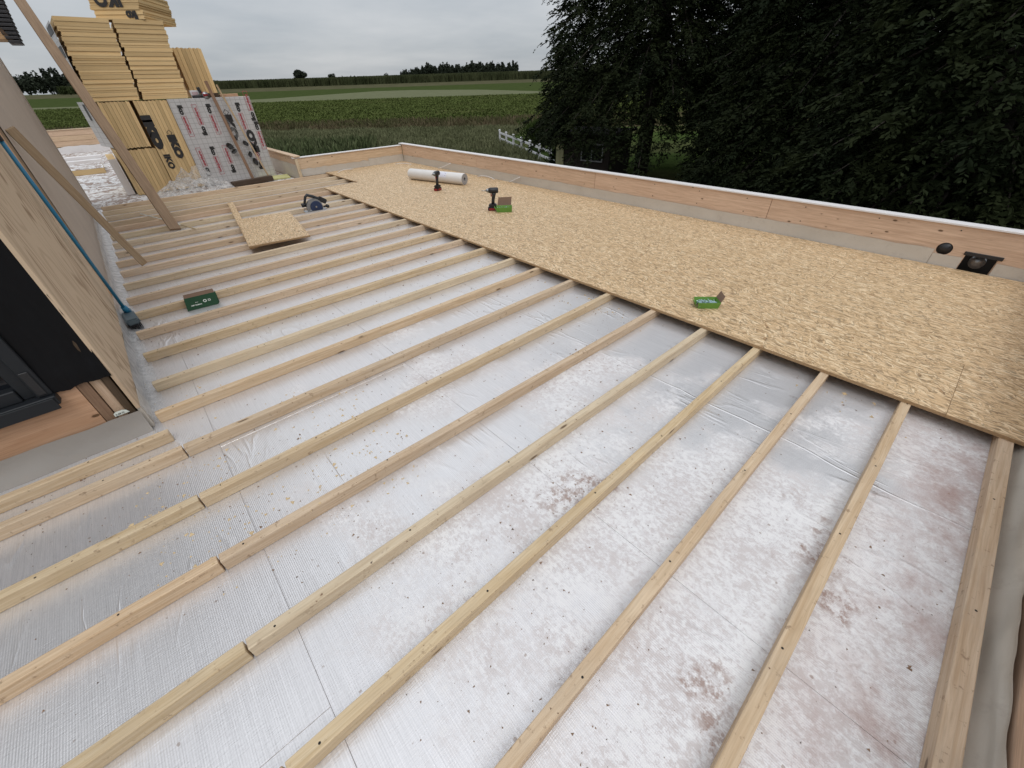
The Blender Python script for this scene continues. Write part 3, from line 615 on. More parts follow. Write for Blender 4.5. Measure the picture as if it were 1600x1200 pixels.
# ---------------------------------------------------------------- battens
ys = [-0.60, -0.205, 0.20, 0.605, 1.0, 1.42, 1.86, 2.295, 2.735, 3.12, 3.60, 4.045, 4.485, 4.915, 5.375, 5.84, 6.255, 6.70, 7.16, 7.64, 8.135, 8.52, 9.01, 9.47, 9.93]
ORD = ['first', 'second', 'third', 'fourth', 'fifth', 'sixth', 'seventh', 'eighth', 'ninth', 'tenth', 'eleventh', 'twelfth', 'thirteenth', 'fourteenth', 'fifteenth', 'sixteenth', 'seventeenth', 'eighteenth', 'nineteenth', 'twentieth', 'twenty-first', 'twenty-second', 'twenty-third', 'twenty-fourth', 'last']
XCUT = -0.352
def screws(parent, x0, x1, y, z=0.0, step=0.62, seed=0):
    g = random.Random(seed); bm = bmesh.new(); x = x0 + 0.09
    while x < x1 - 0.05:
        bmesh.ops.create_circle(bm, cap_ends=True, radius=0.0043, segments=7, matrix=Matrix.Translation((x, y + g.uniform(-0.009, 0.009), z + 0.0006)))
        x += step * g.uniform(0.85, 1.15)
    o = bm_obj('screw_heads', bm, M['gap'], parent); o['kind'] = 'stuff'
def batten(x0, x1, y, w, label, mat, seed, skew=0.0, grp='battens laid across the foil roof'):
    o = bar('roof_batten', (x0, y, -0.0325), (x1, y + skew, -0.0325), w, 0.065, mat, None, 0.0035, seg=2)
    tag(o, label, 'batten', grp)
    n = int(x1 - x0); screws(o, x0, x1, y, 0, 0.62, seed); return o
rng = random.Random(3)
for i, y in enumerate(ys):
    x0 = XCUT + 0.003; x1 = 5.36
    mt = M['batten']
    if i in (5, 10, 12): mt = M['batten']
    if i in (4, 9, 15): mt = M['batten_grey']
    if i >= 13: mt = M['batten_red'] if i in (13, 16, 20, 21) else M['batten_grey']
    if i == 24: mt = M['batten_red']
    if i == 0: x0 = -2.2
    elif i <= 2: x0 = -2.2 if i < 2 else XCUT - 0.02
    if i >= 8: x0 = -0.425 + rng.uniform(-0.012, 0.02)
    if i == 24: x0, x1 = -0.43, 5.36
    w = 0.056 if i == 0 else 0.045
    where = 'counting from the near right parapet' 
    lab = f'long softwood batten on the foil, {ORD[i]} {where}'
    if i == 0: lab = 'edge batten running along the near right parapet upstand'
    if i == 24: lab = 'farthest long batten, along the edge of the old roof section'
    sk = {4: -0.072, 5: -0.062, 6: 0.004, 7: -0.01}.get(i, rng.uniform(-0.012, 0.012)); yy = {4: 1.024, 5: 1.443, 6: 1.855, 7: 2.292}.get(i, y)
    batten(x0, x1, yy, w, lab, mt, i, sk)
for k, (y, nm) in enumerate(((0.205, 'third'), (0.605, 'fourth'), (1.026, 'fifth'), (1.445, 'sixth'), (1.857, 'seventh'), (2.293, 'eighth'))):
    batten(-3.4, XCUT - 0.004, y - 0.001, 0.045, f'left batten piece butted with a dark gap to the {nm} long batten', M['batten'], 50 + k, grp='batten pieces left of the cut')
batten(-3.4, -0.392, 2.50, 0.046, 'short left batten piece ending free beside the wall corner under the window', M['batten'], 60, grp='batten pieces left of the cut')

# crumbs of dried mud and sawdust lying about
def crumbs(name, n, region, z, size, mat, label, seed, dens=None):
    g = np.random.default_rng(seed); x = g.uniform(region[0], region[1], n); y = g.uniform(region[2], region[3], n)
    nz = np.array([noise.noise((a * 1.3, b * 1.3, 3.3)) for a, b in zip(x, y)]); k = nz > g.uniform(-0.45, 0.35, n)
    yb = np.array(ys); onb = np.min(np.abs(y[:, None] - yb[None]), axis=1) < 0.021; near = np.min(np.abs(y[:, None] - yb[None]), axis=1) < 0.036
    k &= ~(near & ~onb); x, y, onb = x[k], y[k], onb[k]; m = len(x); zz = np.where(onb, 0.0, z)
    s = size * g.gamma(2.0, 0.5, m); s = s.clip(size * 0.3, size * 4); a = g.uniform(0, 6.28, m)
    B = np.array([[1, 0, 0], [-0.4, 0.8, 0], [-0.6, -0.7, 0], [0.1, 0.05, 0.7]])
    B2 = B[None] * g.uniform(0.5, 1.4, (m, 4, 3)); c, sn = np.cos(a)[:, None], np.sin(a)[:, None]
    V = np.stack([B2[..., 0] * c - B2[..., 1] * sn, B2[..., 0] * sn + B2[..., 1] * c, B2[..., 2]], -1) * s[:, None, None]
    V += np.stack([x, y, zz + 0.0008], -1)[:, None, :]
    F = np.array([[0, 1, 3], [1, 2, 3], [2, 0, 3]])[None] + (np.arange(m) * 4)[:, None, None]
    o = npmesh(name, V.reshape(-1, 3), F.reshape(-1, 3), mat, n=3); tag(o, label, None, None, 'stuff')
crumbs('mud_crumbs', 7000, (-1.0, 2.75, -0.55, 5.5), -0.0655, 0.0026, plain('mud', (0.24, 0.15, 0.095), 0.9, var=0.4), 'brown mud crumbs on foil and battens', 31)
crumbs('dark_grit', 2500, (-1.4, 2.75, -0.55, 8.0), -0.0655, 0.0019, plain('grit', (0.15, 0.11, 0.085), 0.9, var=0.4), 'dark grit scattered on the foil', 32)
crumbs('sawdust', 1500, (-0.6, 0.6, 1.3, 3.2), -0.0655, 0.004, plain('sawdust', (0.62, 0.46, 0.26), 0.9), 'pale sawdust near the batten joints', 33)
crumbs('sawdust_osb', 900, (2.45, 2.76, -0.5, 8.3), -0.0655, 0.005, plain('sawdust_dark', (0.50, 0.36, 0.2), 0.9), 'sawdust under the board edge', 34)

# ---------------------------------------------------------------- OSB deck
osb = empty('osb_deck', (2.77, -0.68, 0), 'strand board decking laid over the battens up to the long parapet', 'decking')
def osb_sheet(x0, x1, y0, y1, z0=0.0005, parent=None, name='osb_sheet', th=0.02, M_=None):
    # local X along the strands (world Y); top skin and darker edges
    p = (Matrix.Translation(((x0 + x1) / 2, (y0 + y1) / 2, z0)) @ Matrix.Rotation(math.pi / 2, 4, 'Z')) if M_ is None else M_
    L, w = (y1 - y0) / 2 - 0.0005, (x1 - x0) / 2 - 0.0005
    bm = bmesh.new(); vs, fs = bm_box(bm, -L, L, -w, w, 0, th)
    bmesh.ops.bevel(bm, geom=[e for e in bm.edges if e.verts[0].co.z > th * .9 and e.verts[1].co.z > th * .9], offset=0.0008, segments=1, affect='EDGES')
    me = bpy.data.meshes.new(name); bm.to_mesh(me); bm.free(); me.materials.append(M['osb']); me.materials.append(M['osb_edge'])
    for pl in me.polygons: pl.material_index = 0 if abs(pl.normal.z) > 0.9 else 1
    return link(bpy.data.objects.new(name, me), parent, p)
rows = [(2.765, 3.440, [-0.67, -0.365, 2.13, 4.62, 7.11, 8.35]), (3.440, 4.115, [-0.67, -0.65 + 0.0, 1.85, 4.34, 6.83, 9.32, 10.0]),
        (4.115, 4.790, [-0.67, 0.62, 3.1, 5.6, 8.1, 10.0]), (4.790, 5.385, [-0.67, 1.35, 3.85, 6.35, 8.85, 10.0])]
for (a, b, jy) in rows:
    jy = [j for i, j in enumerate(jy) if i == 0 or j - jy[i - 1] > 0.1]
    for y0, y1 in zip(jy, jy[1:]): osb_sheet(a, b, y0, y1, parent=osb)
# small board and strip left on the battens
c_, s_ = math.cos(math.radians(-8)), math.sin(math.radians(-8))
o = osb_sheet(0, 0.69, 0, 1.46, name='osb_offcut', M_=Matrix.Translation((1.245, 6.24, 0.0215)) @ Matrix.Rotation(math.radians(81.6), 4, 'Z'))
tag(o, 'square strand board offcut lying on the battens left of the saw', 'board')
o = osb_sheet(0, 0.085, 0, 2.9, name='osb_strip', M_=Matrix.Translation((1.03, 7.02, 0.001)) @ Matrix.Rotation(math.radians(82.6), 4, 'Z'))
tag(o, 'narrow strand board strip lying beyond the square offcut', 'board')

# ---------------------------------------------------------------- parapets
def wavy_strip(name, p0, p1, z0, z1, nrm, mat, parent, amp=0.004, nx=60, nz=5, top_wave=0.004, foot=0.0, seed=0):
    """membrane sheet standing on the deck: slightly buckled, p0->p1, nrm = outward normal towards the room"""
    p0, p1, nrm = Vector(p0), Vector(p1), Vector(nrm); V, F = [], []
    for i in range(nx + 1):
        q = i / nx; b = p0.lerp(p1, q)
        zt = z1 + top_wave * noise.noise((q * nx * 0.35, seed, 0)) * 2
        for k in range(nz + 1):
            r = k / nz; z = z0 + (zt - z0) * r
            off = 0.003 + amp * (1 + noise.noise((b.x * 3 + seed, b.y * 3, z * 6))) + foot * (1 - r) ** 2
            V.append((b.x + nrm.x * off, b.y + nrm.y * off, z))
    for i in range(nx):
        for k in range(nz): a = i * (nz + 1) + k; F.append((a, a + nz + 1, a + nz + 2, a + 1))
    return mesh(name, V, F, mat, parent, smooth=True)
PX, PY = 5.40, 10.02
rp = empty('parapet', (PX, 4.5, 0), 'long timber parapet with white cap and grey membrane along the decking', 'parapet')
# timber panels with a round outlet and a square scupper cut through
def holed_panel(name, x, y0, y1, z0, z1, th, holes, mat, parent):
    """panel in the YZ plane facing -X, with holes = [(cy, cz, [(dy,dz)...])] cut by building the face around them"""
    bm = bmesh.new()
    def add(yy0, yy1, zz0, zz1): bm_box(bm, 0, th, yy0, yy1, zz0, zz1)
    cy = y0
    for (ha, hb, za, zb, shape) in holes:
        add(cy, ha, z0, z1)
        if zb < z1: add(ha, hb, zb, z1)
        if za > z0: add(ha, hb, z0, za)
        if shape == 'round':
            r = (hb - ha) / 2; mc, mz = (ha + hb) / 2, (za + zb) / 2; N = 24
            for qd in range(4):
                a0 = qd * math.pi / 2; corner = (mc + r * math.copysign(1, math.cos(a0 + 0.7)), mz + r * math.copysign(1, math.sin(a0 + 0.7)))
                arc = [(mc + r * math.cos(a0 + k * math.pi / 2 / 6), mz + r * math.sin(a0 + k * math.pi / 2 / 6)) for k in range(7)]
                poly = [corner] + arc[::-1]; lo = [bm.verts.new((0, a, b)) for a, b in poly]; hi = [bm.verts.new((th, a, b)) for a, b in poly]
                bm.faces.new(lo); bm.faces.new(hi[::-1])
                for k in range(len(poly)): bm.faces.new((lo[k], hi[k], hi[(k + 1) % len(poly)], lo[(k + 1) % len(poly)]))
        cy = hb
    add(cy, y1, z0, z1); bmesh.ops.recalc_face_normals(bm, faces=bm.faces[:])
    # rotate so local X runs along world Y for the grain
    Rm = Matrix.Translation((x, 0, 0)) @ Matrix.Rotation(math.pi / 2, 4, 'Z')
    inv = Rm.inverted() @ Matrix.Translation((x, 0, 0))
    for v in bm.verts: v.co = inv @ v.co
    return bm_obj(name, bm, mat, parent, Rm)
segs = [(-0.9, 1.62), (1.625, 4.14), (4.145, 7.1), (7.105, PY + 0.0)]
for i, (a, b) in enumerate(segs):
    holes = [(-0.31, -0.10, -0.02, 0.165, 'sq'), (0.00, 0.11, 0.11, 0.22, 'round')] if i == 0 else []
    holed_panel('timber_panel', PX + 0.012 + (0.0008 if i % 2 else 0), a, b, -0.3, 0.372, 0.085, holes, M['clt'], rp)
bm = bmesh.new(); yy_ = -0.6
while yy_ < 9.9:
    for zz_ in (0.19, 0.335):
        bm_box(bm, PX + 0.0095, PX + 0.0118, yy_ - 0.0045 + 0.02 * math.sin(yy_ * 7), yy_ + 0.0045 + 0.02 * math.sin(yy_ * 7), zz_ - 0.0045, zz_ + 0.0045)
    yy_ += 0.62
o = bm_obj('screw_heads', bm, M['gap'], rp); o['kind'] = 'stuff'
box('cap_strip', PX - 0.004, PX + 0.110, -0.9, PY + 0.12, 0.3735, 0.390, M['cap'], rp, 0.002)
for (a, b) in ((0.115, 2.63), (2.60, 6.03), (6.0, 9.995)): wavy_strip('membrane_strip', (PX + 0.010, a, 0), (PX + 0.010, b, 0), 0.0, 0.150, (-1, 0, 0), M['membrane'], rp, 0.003, int((b - a) * 14), 4, 0.006, 0.012, seed=a)
for (a, b) in ((-0.095, 0.112), (-0.66, -0.315)): wavy_strip('membrane_flap', (PX + 0.010, a, 0), (PX + 0.010, b, 0), 0.0, 0.118, (-1, 0, 0), M['membrane'], rp, 0.002, 8, 4, 0.002, 0.010, seed=a)
# outlet pipe and scupper lining
pe = tube('drain_pipe', [(PX + 0.014, 0.055, 0.165), (PX + 0.30, 0.055, 0.165)], 0.051, M['black_plastic'], rp, 20)
o = tube('pipe_stub', [(PX + 0.10, -0.20, 0.075), (PX + 0.22, -0.20, 0.075)], [0.055, 0.055], M['metal'], rp, 18)
box('scupper_lining', PX + 0.0125, PX + 0.10, -0.308, -0.102, 0.150, 0.164, M['black_plastic'], rp)
box('scupper_back', PX + 0.20, PX + 0.23, -0.36, -0.05, -0.05, 0.2, M['black_plastic'], rp)
box('scupper_flange', PX + 0.002, PX + 0.0115, -0.335, -0.085, 0.145, 0.176, M['black_plastic'], rp, 0.003)
# rear parapet
re_ = empty('parapet', (4.2, PY, 0), 'timber parapet with white top at the far end of the decking', 'parapet')
for (a, b) in ((2.93, 5.41),):
    bar('timber_panel', (a, PY + 0.055, 0.03), (b, PY + 0.055, 0.03), 0.085, 0.62, M['clt'], re_, 0.001)
box('cap_strip', 2.86, 5.395, PY - 0.004, PY + 0.11, 0.3415, 0.357, M['cap'], re_, 0.002)
wavy_strip('membrane_strip', (2.95, PY + 0.010, 0), (4.55, PY + 0.010, 0), 0.0, 0.135, (0, -1, 0), M['membrane'], re_, 0.004, 40, 4, 0.012, 0.014, 2)
wavy_strip('membrane_strip', (4.50, PY + 0.004, 0), (5.40, PY + 0.004, 0), 0.0, 0.165, (0, -1, 0), M['membrane'], re_, 0.004, 24, 4, 0.006, 0.014, 3)
# inner side wall of the old section (runs away from the corner)
sw = empty('parapet', (2.9, 11, 0), 'low timber side parapet running back from the corner behind the printed panel', 'parapet')
bar('timber_panel', (2.95, PY + 0.02, 0.10), (2.95, 21.7, 0.10), 0.09, 0.52, M['clt'], sw, 0.001)
bar('top_board', (2.945, PY - 0.02, 0.375), (2.945, 21.7, 0.375), 0.13, 0.025, M['clt'], sw, 0.002)
bar('corner_post', (2.905, PY - 0.03, -0.06), (2.905, PY - 0.03, 0.33), 0.055, 0.055, M['batten_grey'], sw, 0.003, up=(1, 0, 0))
wavy_strip('membrane_strip', (2.905, PY + 0.02, 0), (2.905, 13.5, 0), -0.066, 0.22, (-1, 0, 0), M['membrane'], sw, 0.004, 40, 4, 0.006, 0.0, 6)
# rear-left parapet far back
rl = empty('parapet', (-1, 21.7, 0), 'distant timber parapet seen between the wall and the stack', 'parapet')
for k, (z0, z1) in enumerate(((0.44, 0.595), (0.29, 0.438), (0.13, 0.288))): bar('timber_plank', (-6, 21.75 + 0.006 * k, (z0 + z1) / 2), (2.88, 21.75 + 0.006 * k, (z0 + z1) / 2), 0.08, z1 - z0, M['clt'], rl, 0.004)
box('cap_strip', -6, 2.88, 21.69, 21.83, 0.598, 0.62, M['batten_grey'], rl)
wavy_strip('membrane_strip', (-6, 21.70, 0), (2.85, 21.70, 0), -0.066, 0.135, (0, -1, 0), M['cap'], rl, 0.01, 80, 3, 0.02, 0.0, 7)
for i, (y, x0, x1, zz) in enumerate(((19.1, -1.05, -0.1, 0.06), (17.35, -0.98, -0.12, 0.10))):
    o = box('white_plank', x0, x1, y, y + 0.22, -0.066, zz - 0.04, M['cap'], None, 0.006); tag(o, ['farther white plank lying on the old roof beside the wall', 'nearer white plank lying on the old roof beside the wall'][i], 'plank')
st = empty('white_slab', (-0.5, 15.9, -0.066), 'white topped insulation slab with yellow edge lying on the old roof', 'slab')
box('slab_core', -0.80, -0.16, 15.2, 16.6, -0.066, 0.05, M['foam'], st, 0.004); box('slab_facing', -0.80, -0.16, 15.2, 16.6, 0.0505, 0.056, M['old'], st)
# near right upstand with membrane
nr = empty('parapet', (1, -0.7, 0), 'low near parapet wrapped in grey membrane at the right edge', 'parapet')
bar('timber_panel', (-3, -0.745, 0.05), (5.36, -0.745, 0.05), 0.08, 0.62, M['clt'], nr, 0.001)
box('cap_strip', -3, 5.36, -0.80, -0.695, 0.3615, 0.378, M['cap'], nr, 0.002)
V, F = [], []; nx, nz = 220, 10
for i in range(nx + 1):
    x = -3 + 8.36 * i / nx; zt = (0.030 if x < 1.72 else 0.030 + 0.06 * min(1, (x - 1.72) / 0.2)) + 0.012 * noise.noise((x * 2.0, 0, 5)); fl = 0.045 * max(0, 1 - abs(x - 1.50) / 0.22)
    for k in range(nz + 1):
        r = k / nz; yb = -0.640 - 0.058 * min(1, r * 1.25) ** 0.6; z = -0.0645 + (zt + 0.0645 + fl * 0.6) * r
        bul = 0.016 * noise.noise((x * 2.4, r * 2.2, 1.0)) * math.sin(math.pi * r) + 0.006 * noise.noise((x * 9, r * 5, 2)) * r
        if x > 2.76 and z < 0.024: yb = max(yb, -0.69) ; 
        V.append((x, min(yb + 0.004 + bul + fl * 0.35 * r, -0.636 if r < 0.2 else -0.62), z))
for i in range(nx):
    for k in range(nz): a = i * (nz + 1) + k; F.append((a, a + nz + 1, a + nz + 2, a + 1))
mesh('membrane_wrap', V, F, M['membrane'], nr, smooth=True)

# ---------------------------------------------------------------- left wall (sheathed) with window facing the camera
lw = empty('sheathed_wall', (-0.5, 5, -0.065), 'sheathed house wall rising at the left with pale membrane and plywood', 'wall')
def wx(y): return -0.47 - 0.0105 * (y - 2.72)     # the wall runs very slightly out of square
WT = 2.62
bar('wall_core', (wx(2.74) - 0.16, 2.80, 1.2), (wx(10.8) - 0.16, 10.8, 1.2), 0.26, 2.9, M['darkwood'], lw, 0)
# pale membrane sheet with soft vertical folds
V, F = [], []; nx, nz = 90, 14
for i in range(nx + 1):
    y = 5.225 + (10.81 - 5.225) * i / nx
    for k in range(nz + 1):
        z = -0.05 + (WT + 0.05) * k / nz; f = 0.012 * noise.noise((y * 1.6, z * 0.35, 8)) + 0.004 * noise.noise((y * 7, z * 1.2, 3))
        V.append((wx(y) - 0.004 + f, y, z))
for i in range(nx):
    for k in range(nz): a = i * (nz + 1) + k; F.append((a, a + nz + 1, a + nz + 2, a + 1))
mesh('wall_membrane', V, F, M['membrane_wall'], lw, smooth=True)
box('wall_end_board', wx(10.8) - 0.3, wx(10.8) + 0.006, 10.812, 10.84, -0.06, WT, M['membrane_wall'], lw)
# plywood sheets: nearest full sheet, then a narrower one with an orange edge
def wsheet(name, y0, y1, z0, z1, off, th, mat):
    a, b = Vector((wx(y0) + off, y0, 0)), Vector((wx(y1) + off, y1, 0)); ym = (a + b) / 2; ang = math.atan2((b - a).y, (b - a).x)
    # local X vertical so the grain runs up the sheet
    L = (b - a).length; bm = bmesh.new(); bm_box(bm, -(z1 - z0) / 2, (z1 - z0) / 2, -L / 2, L / 2, -th, 0)
    bmesh.ops.bevel(bm, geom=bm.edges[:], offset=0.0015, segments=1, affect='EDGES')
    ex = Vector((0, 0, 1)); ey = (b - a).normalized(); ez = ex.cross(ey)
    if ez.x < 0: ey = -ey; ez = -ez
    R = Matrix((ex, ey, ez)).transposed().to_4x4()
    return bm_obj(name, bm, mat, lw, Matrix.Translation((ym.x, ym.y, (z0 + z1) / 2)) @ R)
wsheet('plywood_sheet', 2.70, 3.92, 0.085, WT, 0.012, 0.018, M['ply'])
wsheet('plywood_sheet', 3.925, 4.74, 0.055, WT, 0.010, 0.018, M['ply'])
wsheet('edge_stud', 4.76, 4.90, -0.02, WT, 0.006, 0.04, M['beam'])
wsheet('recess_shade_strip', 4.91, 5.22, -0.04, WT, -0.006, 0.02, M['brown'])  # flush strip whose dark brown stands in for the shade of a recess
# transparent flashing film where wall meets roof
V, F = [], []; nx, nz = 200, 7
for i in range(nx + 1):
    y = 2.71 + (10.0 - 2.71) * i / nx
    for k in range(nz + 1):
        r = k / nz
        base = Vector((wx(y) + 0.016, y, 0.10)); knee = Vector((wx(y) + 0.020, y, -0.045)); toe = Vector((wx(y) + 0.085, y, -0.0615))
        p = base.lerp(knee, r / 0.6) if r < 0.6 else knee.lerp(toe, (r - 0.6) / 0.4)
        nz_ = noise.noise((y * 3, r * 3, 1)) * 0.008 + noise.noise((y * 14, r * 5, 2)) * 0.003
        p += Vector((max(nz_, -0.004), 0, max(noise.noise((y * 6, r * 6, 4)) * 0.006, -0.001))); V.append(p)
for i in range(nx):
    for k in range(nz): a = i * (nz + 1) + k; F.append((a, a + nz + 1, a + nz + 2, a + 1))
mesh('flashing_film', V, F, M['film_thin'], lw, smooth=True)
box('corner_membrane', -0.476, -0.458, 2.708, 2.95, -0.064, 0.083, M['membrane'], lw, 0.003)
# face towards the camera
FY = 2.715
fw = empty('window_wall', (-1, FY, -0.065), 'wall corner with anthracite window, black film and orange beam at left', 'wall')
wavy_strip('membrane_upstand', (-3.5, FY - 0.004, 0), (-0.470, FY - 0.004, 0), -0.065, 0.078, (0, -1, 0), M['membrane_dark'], fw, 0.016, 70, 6, 0.006, 0.03, 9)
bar('timber_beam', (-3.5, FY + 0.05, 0.13), (-0.618, FY + 0.05, 0.13), 0.10, 0.39, M['beam'], fw, 0.001)
box('wall_backing', -3.5, -0.475, FY + 0.10, FY + 0.2, -0.08, WT, M['gap'], fw)
for (a, b, mt, dz, nm) in ((-0.615, -0.570, M['brown'], 0.0, 'stud'), (-0.567, -0.522, M['batten_red'], 0.012, 'stud'), (-0.519, -0.486, M['darkwood'], -0.004, 'stud')):
    bar(nm, ((a + b) / 2, FY + 0.045 + dz, -0.05), ((a + b) / 2, FY + 0.045 + dz, WT), b - a, 0.09, mt, fw, 0.002, up=(0, 1, 0))
lb = prism('paper_label', [(-0.572, 0.083), (-0.572, 0.100), (-0.560, 0.108), (-0.530, 0.108), (-0.515, 0.100), (-0.508, 0.083)], FY - 0.012, FY - 0.010, M['print_white'], fw)
text('lettering', '3-AP 71', 0.012, (-0.566, FY - 0.0135, 0.089), (1, 0, 0), (0, 0, 1), M['ink'], lb, 0.0)
# window: sill, frame, glass
wn = empty('dark_window', (-1.4, FY, 0.3), 'anthracite window with projecting sill at the left edge', 'window')
box('sill', -3.4, -0.690, FY - 0.055, FY + 0.09, 0.275, 0.325, M['anthracite'], wn, 0.004)
box('sill_lip', -3.4, -0.700, FY - 0.062, FY - 0.0555, 0.255, 0.318, M['anthracite'], wn, 0.002)
box('frame_stile', -0.750, -0.695, FY - 0.030, FY + 0.05, 0.326, 2.4, M['anthracite'], wn, 0.004)
box('frame_inner', -0.800, -0.7505, FY + 0.000, FY + 0.05, 0.326, 2.4, M['anthracite'], wn, 0.003)
box('frame_rail', -3.4, -0.801, FY - 0.012, FY + 0.05, 0.326, 0.39, M['anthracite'], wn, 0.004)
box('bracket', -0.742, -0.710, FY - 0.036, FY - 0.031, 0.34, 0.47, M['black_plastic'], wn, 0.002)
box('glass', -3.4, -0.801, FY + 0.045, FY + 0.052, 0.391, 2.4, M['glass'], wn)
# black film hanging over the studs above, gathered at its hem
V, F = [], []; nx, nz = 34, 40
for i in range(nx + 1):
    x = -0.70 + 0.232 * i / nx
    for k in range(nz + 1):
        z0 = 0.322 + 0.012 * noise.noise((x * 18, 2, 1)) + 0.004 * noise.noise((x * 70, 2, 4)); z = z0 + (2.5 - z0) * (k / nz) ** 1.6
        f = 0.010 * noise.noise((x * 14, z * 3.2, 2)) + 0.006 * noise.noise((x * 40, z * 12, 5)); bulge = 0.012 * math.exp(-(z - 0.36) ** 2 / 0.01)
        V.append((x + 0.004 * noise.noise((x * 9, z * 5, 7)), FY - 0.010 - bulge + f, z))
for i in range(nx):
    for k in range(nz): a = i * (nz + 1) + k; F.append((a, a + nz + 1, a + nz + 2, a + 1))
o = mesh('black_film', V, F, M['black_film'], None, smooth=True); tag(o, 'black plastic film hanging over the corner studs beside the window', 'film')

# eaves corner of the tiled main roof
ev = empty('main_roof_eaves', (-0.3, 11.5, 2.2), 'tiled roof corner with wooden soffit at the top left corner', 'roof')
for k in range(17):
    q = k / 16; z = 2.185 + 0.052 * k; xr = -0.235 + 0.0068 * k
    bm = bmesh.new(); vs, _ = bm_box(bm, xr - 0.11 - 0.018 * k - 0.03, xr, 11.42 + 0.012 * k, 11.9 + 0.01 * k, z, z + 0.040)
    bmesh.ops.bevel(bm, geom=bm.edges[:], offset=0.006, segments=1, affect='EDGES'); bm_obj('roof_tile', bm, M['roof_tile'], ev)
for k in range(17):
    z = 2.20 + 0.052 * k; xr = -0.235 + 0.0068 * k
    tube('tile_rib', [(xr + 0.004, 11.44 + 0.012 * k, z), (xr + 0.004, 11.9, z)], 0.014, M['roof_tile'], ev, 8)
prism('verge_board', [(-0.52, 2.78), (-0.30, 2.19), (-0.335, 2.19), (-0.56, 2.70)], 11.44, 11.5, M['darkwood'], ev)
prism('soffit', [(-2.0, 2.235), (-0.345, 2.235), (-0.58, 2.66), (-2.0, 5.2)], 11.46, 11.55, M['beam'], ev)
box('fascia', -2.0, -0.34, 11.45, 11.56, 2.205, 2.234, M['brown'], ev)

# ---------------------------------------------------------------- insulation stacks
def foam_mesh(w, d, t_):
    """board lying flat: width X, depth Y, thickness Z, with rebated (shiplap) edges"""
    r = 0.009; h = t_ * 0.5; bm = bmesh.new()
    bm_box(bm, -w / 2, w / 2 - r, 0.0, d, 0.0016, h); bm_box(bm, -w / 2 + r, w / 2, r * 0.9, d + r, h, t_ - 0.0016)
    me = bpy.data.meshes.new('foam_board'); bm.to_mesh(me); bm.free(); me.materials.append(M['foam']); return me
def pack_flat(x, y, z, w, d, t_, n, label, rz, grp, lean=0.0, seed=0):
    g = random.Random(seed); e = empty('insulation_pack', (x, y, z), label, 'insulation pack', grp, rz)
    me = foam_mesh(w, d, t_); E = wm(e)
    for k in range(n):
        o = bpy.data.objects.new('board', me)
        link(o, e, E @ Matrix.Translation((lean * k + g.uniform(-0.017, 0.017), g.uniform(-0.002, 0.004), k * t_)) @ (Matrix.Rotation(math.pi, 4, 'Y') @ Matrix.Translation((0, 0, -t_)) if g.random() < 0.3 else Matrix.Identity(4)))
    return e
def pack_up(x, y, z, t_, h, d, n, label, grp, rz=0, seed=0, jit=0.003):
    """boards standing on edge side by side along X"""
    g = random.Random(seed); e = empty('insulation_pack', (x, y, z), label, 'insulation pack', grp, rz); E = wm(e)
    me = foam_mesh(h, d, t_)
    for k in range(n):
        o = bpy.data.objects.new('board', me)
        R = Matrix.Rotation(math.pi / 2, 4, 'Y')   # local X -> -Z ; thickness Z -> X
        link(o, e, E @ Matrix.Translation((k * t_, g.uniform(-jit, jit), h / 2 + g.uniform(-0.006, 0.006))) @ R)
    return e
G1 = 'stacked insulation packs on the old roof section'; YF = 11.0
up1 = pack_flat(0.555, YF, 1.41, 0.70, 1.15, 0.0605, 9, 'lower left flat pack of yellow boards in the upper tier', 0.04, G1, 0.0055, 1)
up2 = pack_flat(0.60, YF + 0.005, 1.958, 0.70, 1.15, 0.0605, 9, 'upper left flat pack of yellow boards directly under the top pack', 0.04, G1, 0.0055, 2)
up3 = pack_flat(1.297, YF - 0.005, 1.41, 0.70, 1.15, 0.0605, 9, 'lower right flat pack of yellow boards above the standing boards', -0.03, G1, 0.0045, 3)
up4 = pack_flat(1.337, YF, 1.958, 0.70, 1.15, 0.0605, 9, 'upper right flat pack of yellow boards beside the dark crack', -0.03, G1, 0.0045, 4)
tp = pack_flat(1.17, 11.16, 2.506, 0.74, 1.15, 0.0605, 6, 'topmost pack turned askew on the stack with upside-down print', math.radians(-31), G1, 0.002, 5)
lo1 = pack_up(0.275, YF - 0.01, 0.70, 0.0555, 0.70, 1.15, 8, 'upper left pack of boards standing on edge behind the brown plank', G1, 0.03, 6)
lo2 = pack_up(0.155, YF - 0.01, -0.055, 0.0555, 0.735, 1.15, 11, 'bottom left pack of boards standing on edge on the roof', G1, 0.02, 7)
lo3 = pack_up(0.772, YF - 0.02, -0.055, 0.0555, 1.455, 1.15, 9, 'tall middle pack of boards on edge with black printed letters', G1, 0.0, 8)
rt = pack_up(1.78, 11.45, 1.41, 0.066, 0.76, 1.15, 7, 'tilted rear pack of yellow boards standing above the printed panel', G1, -0.05, 9)
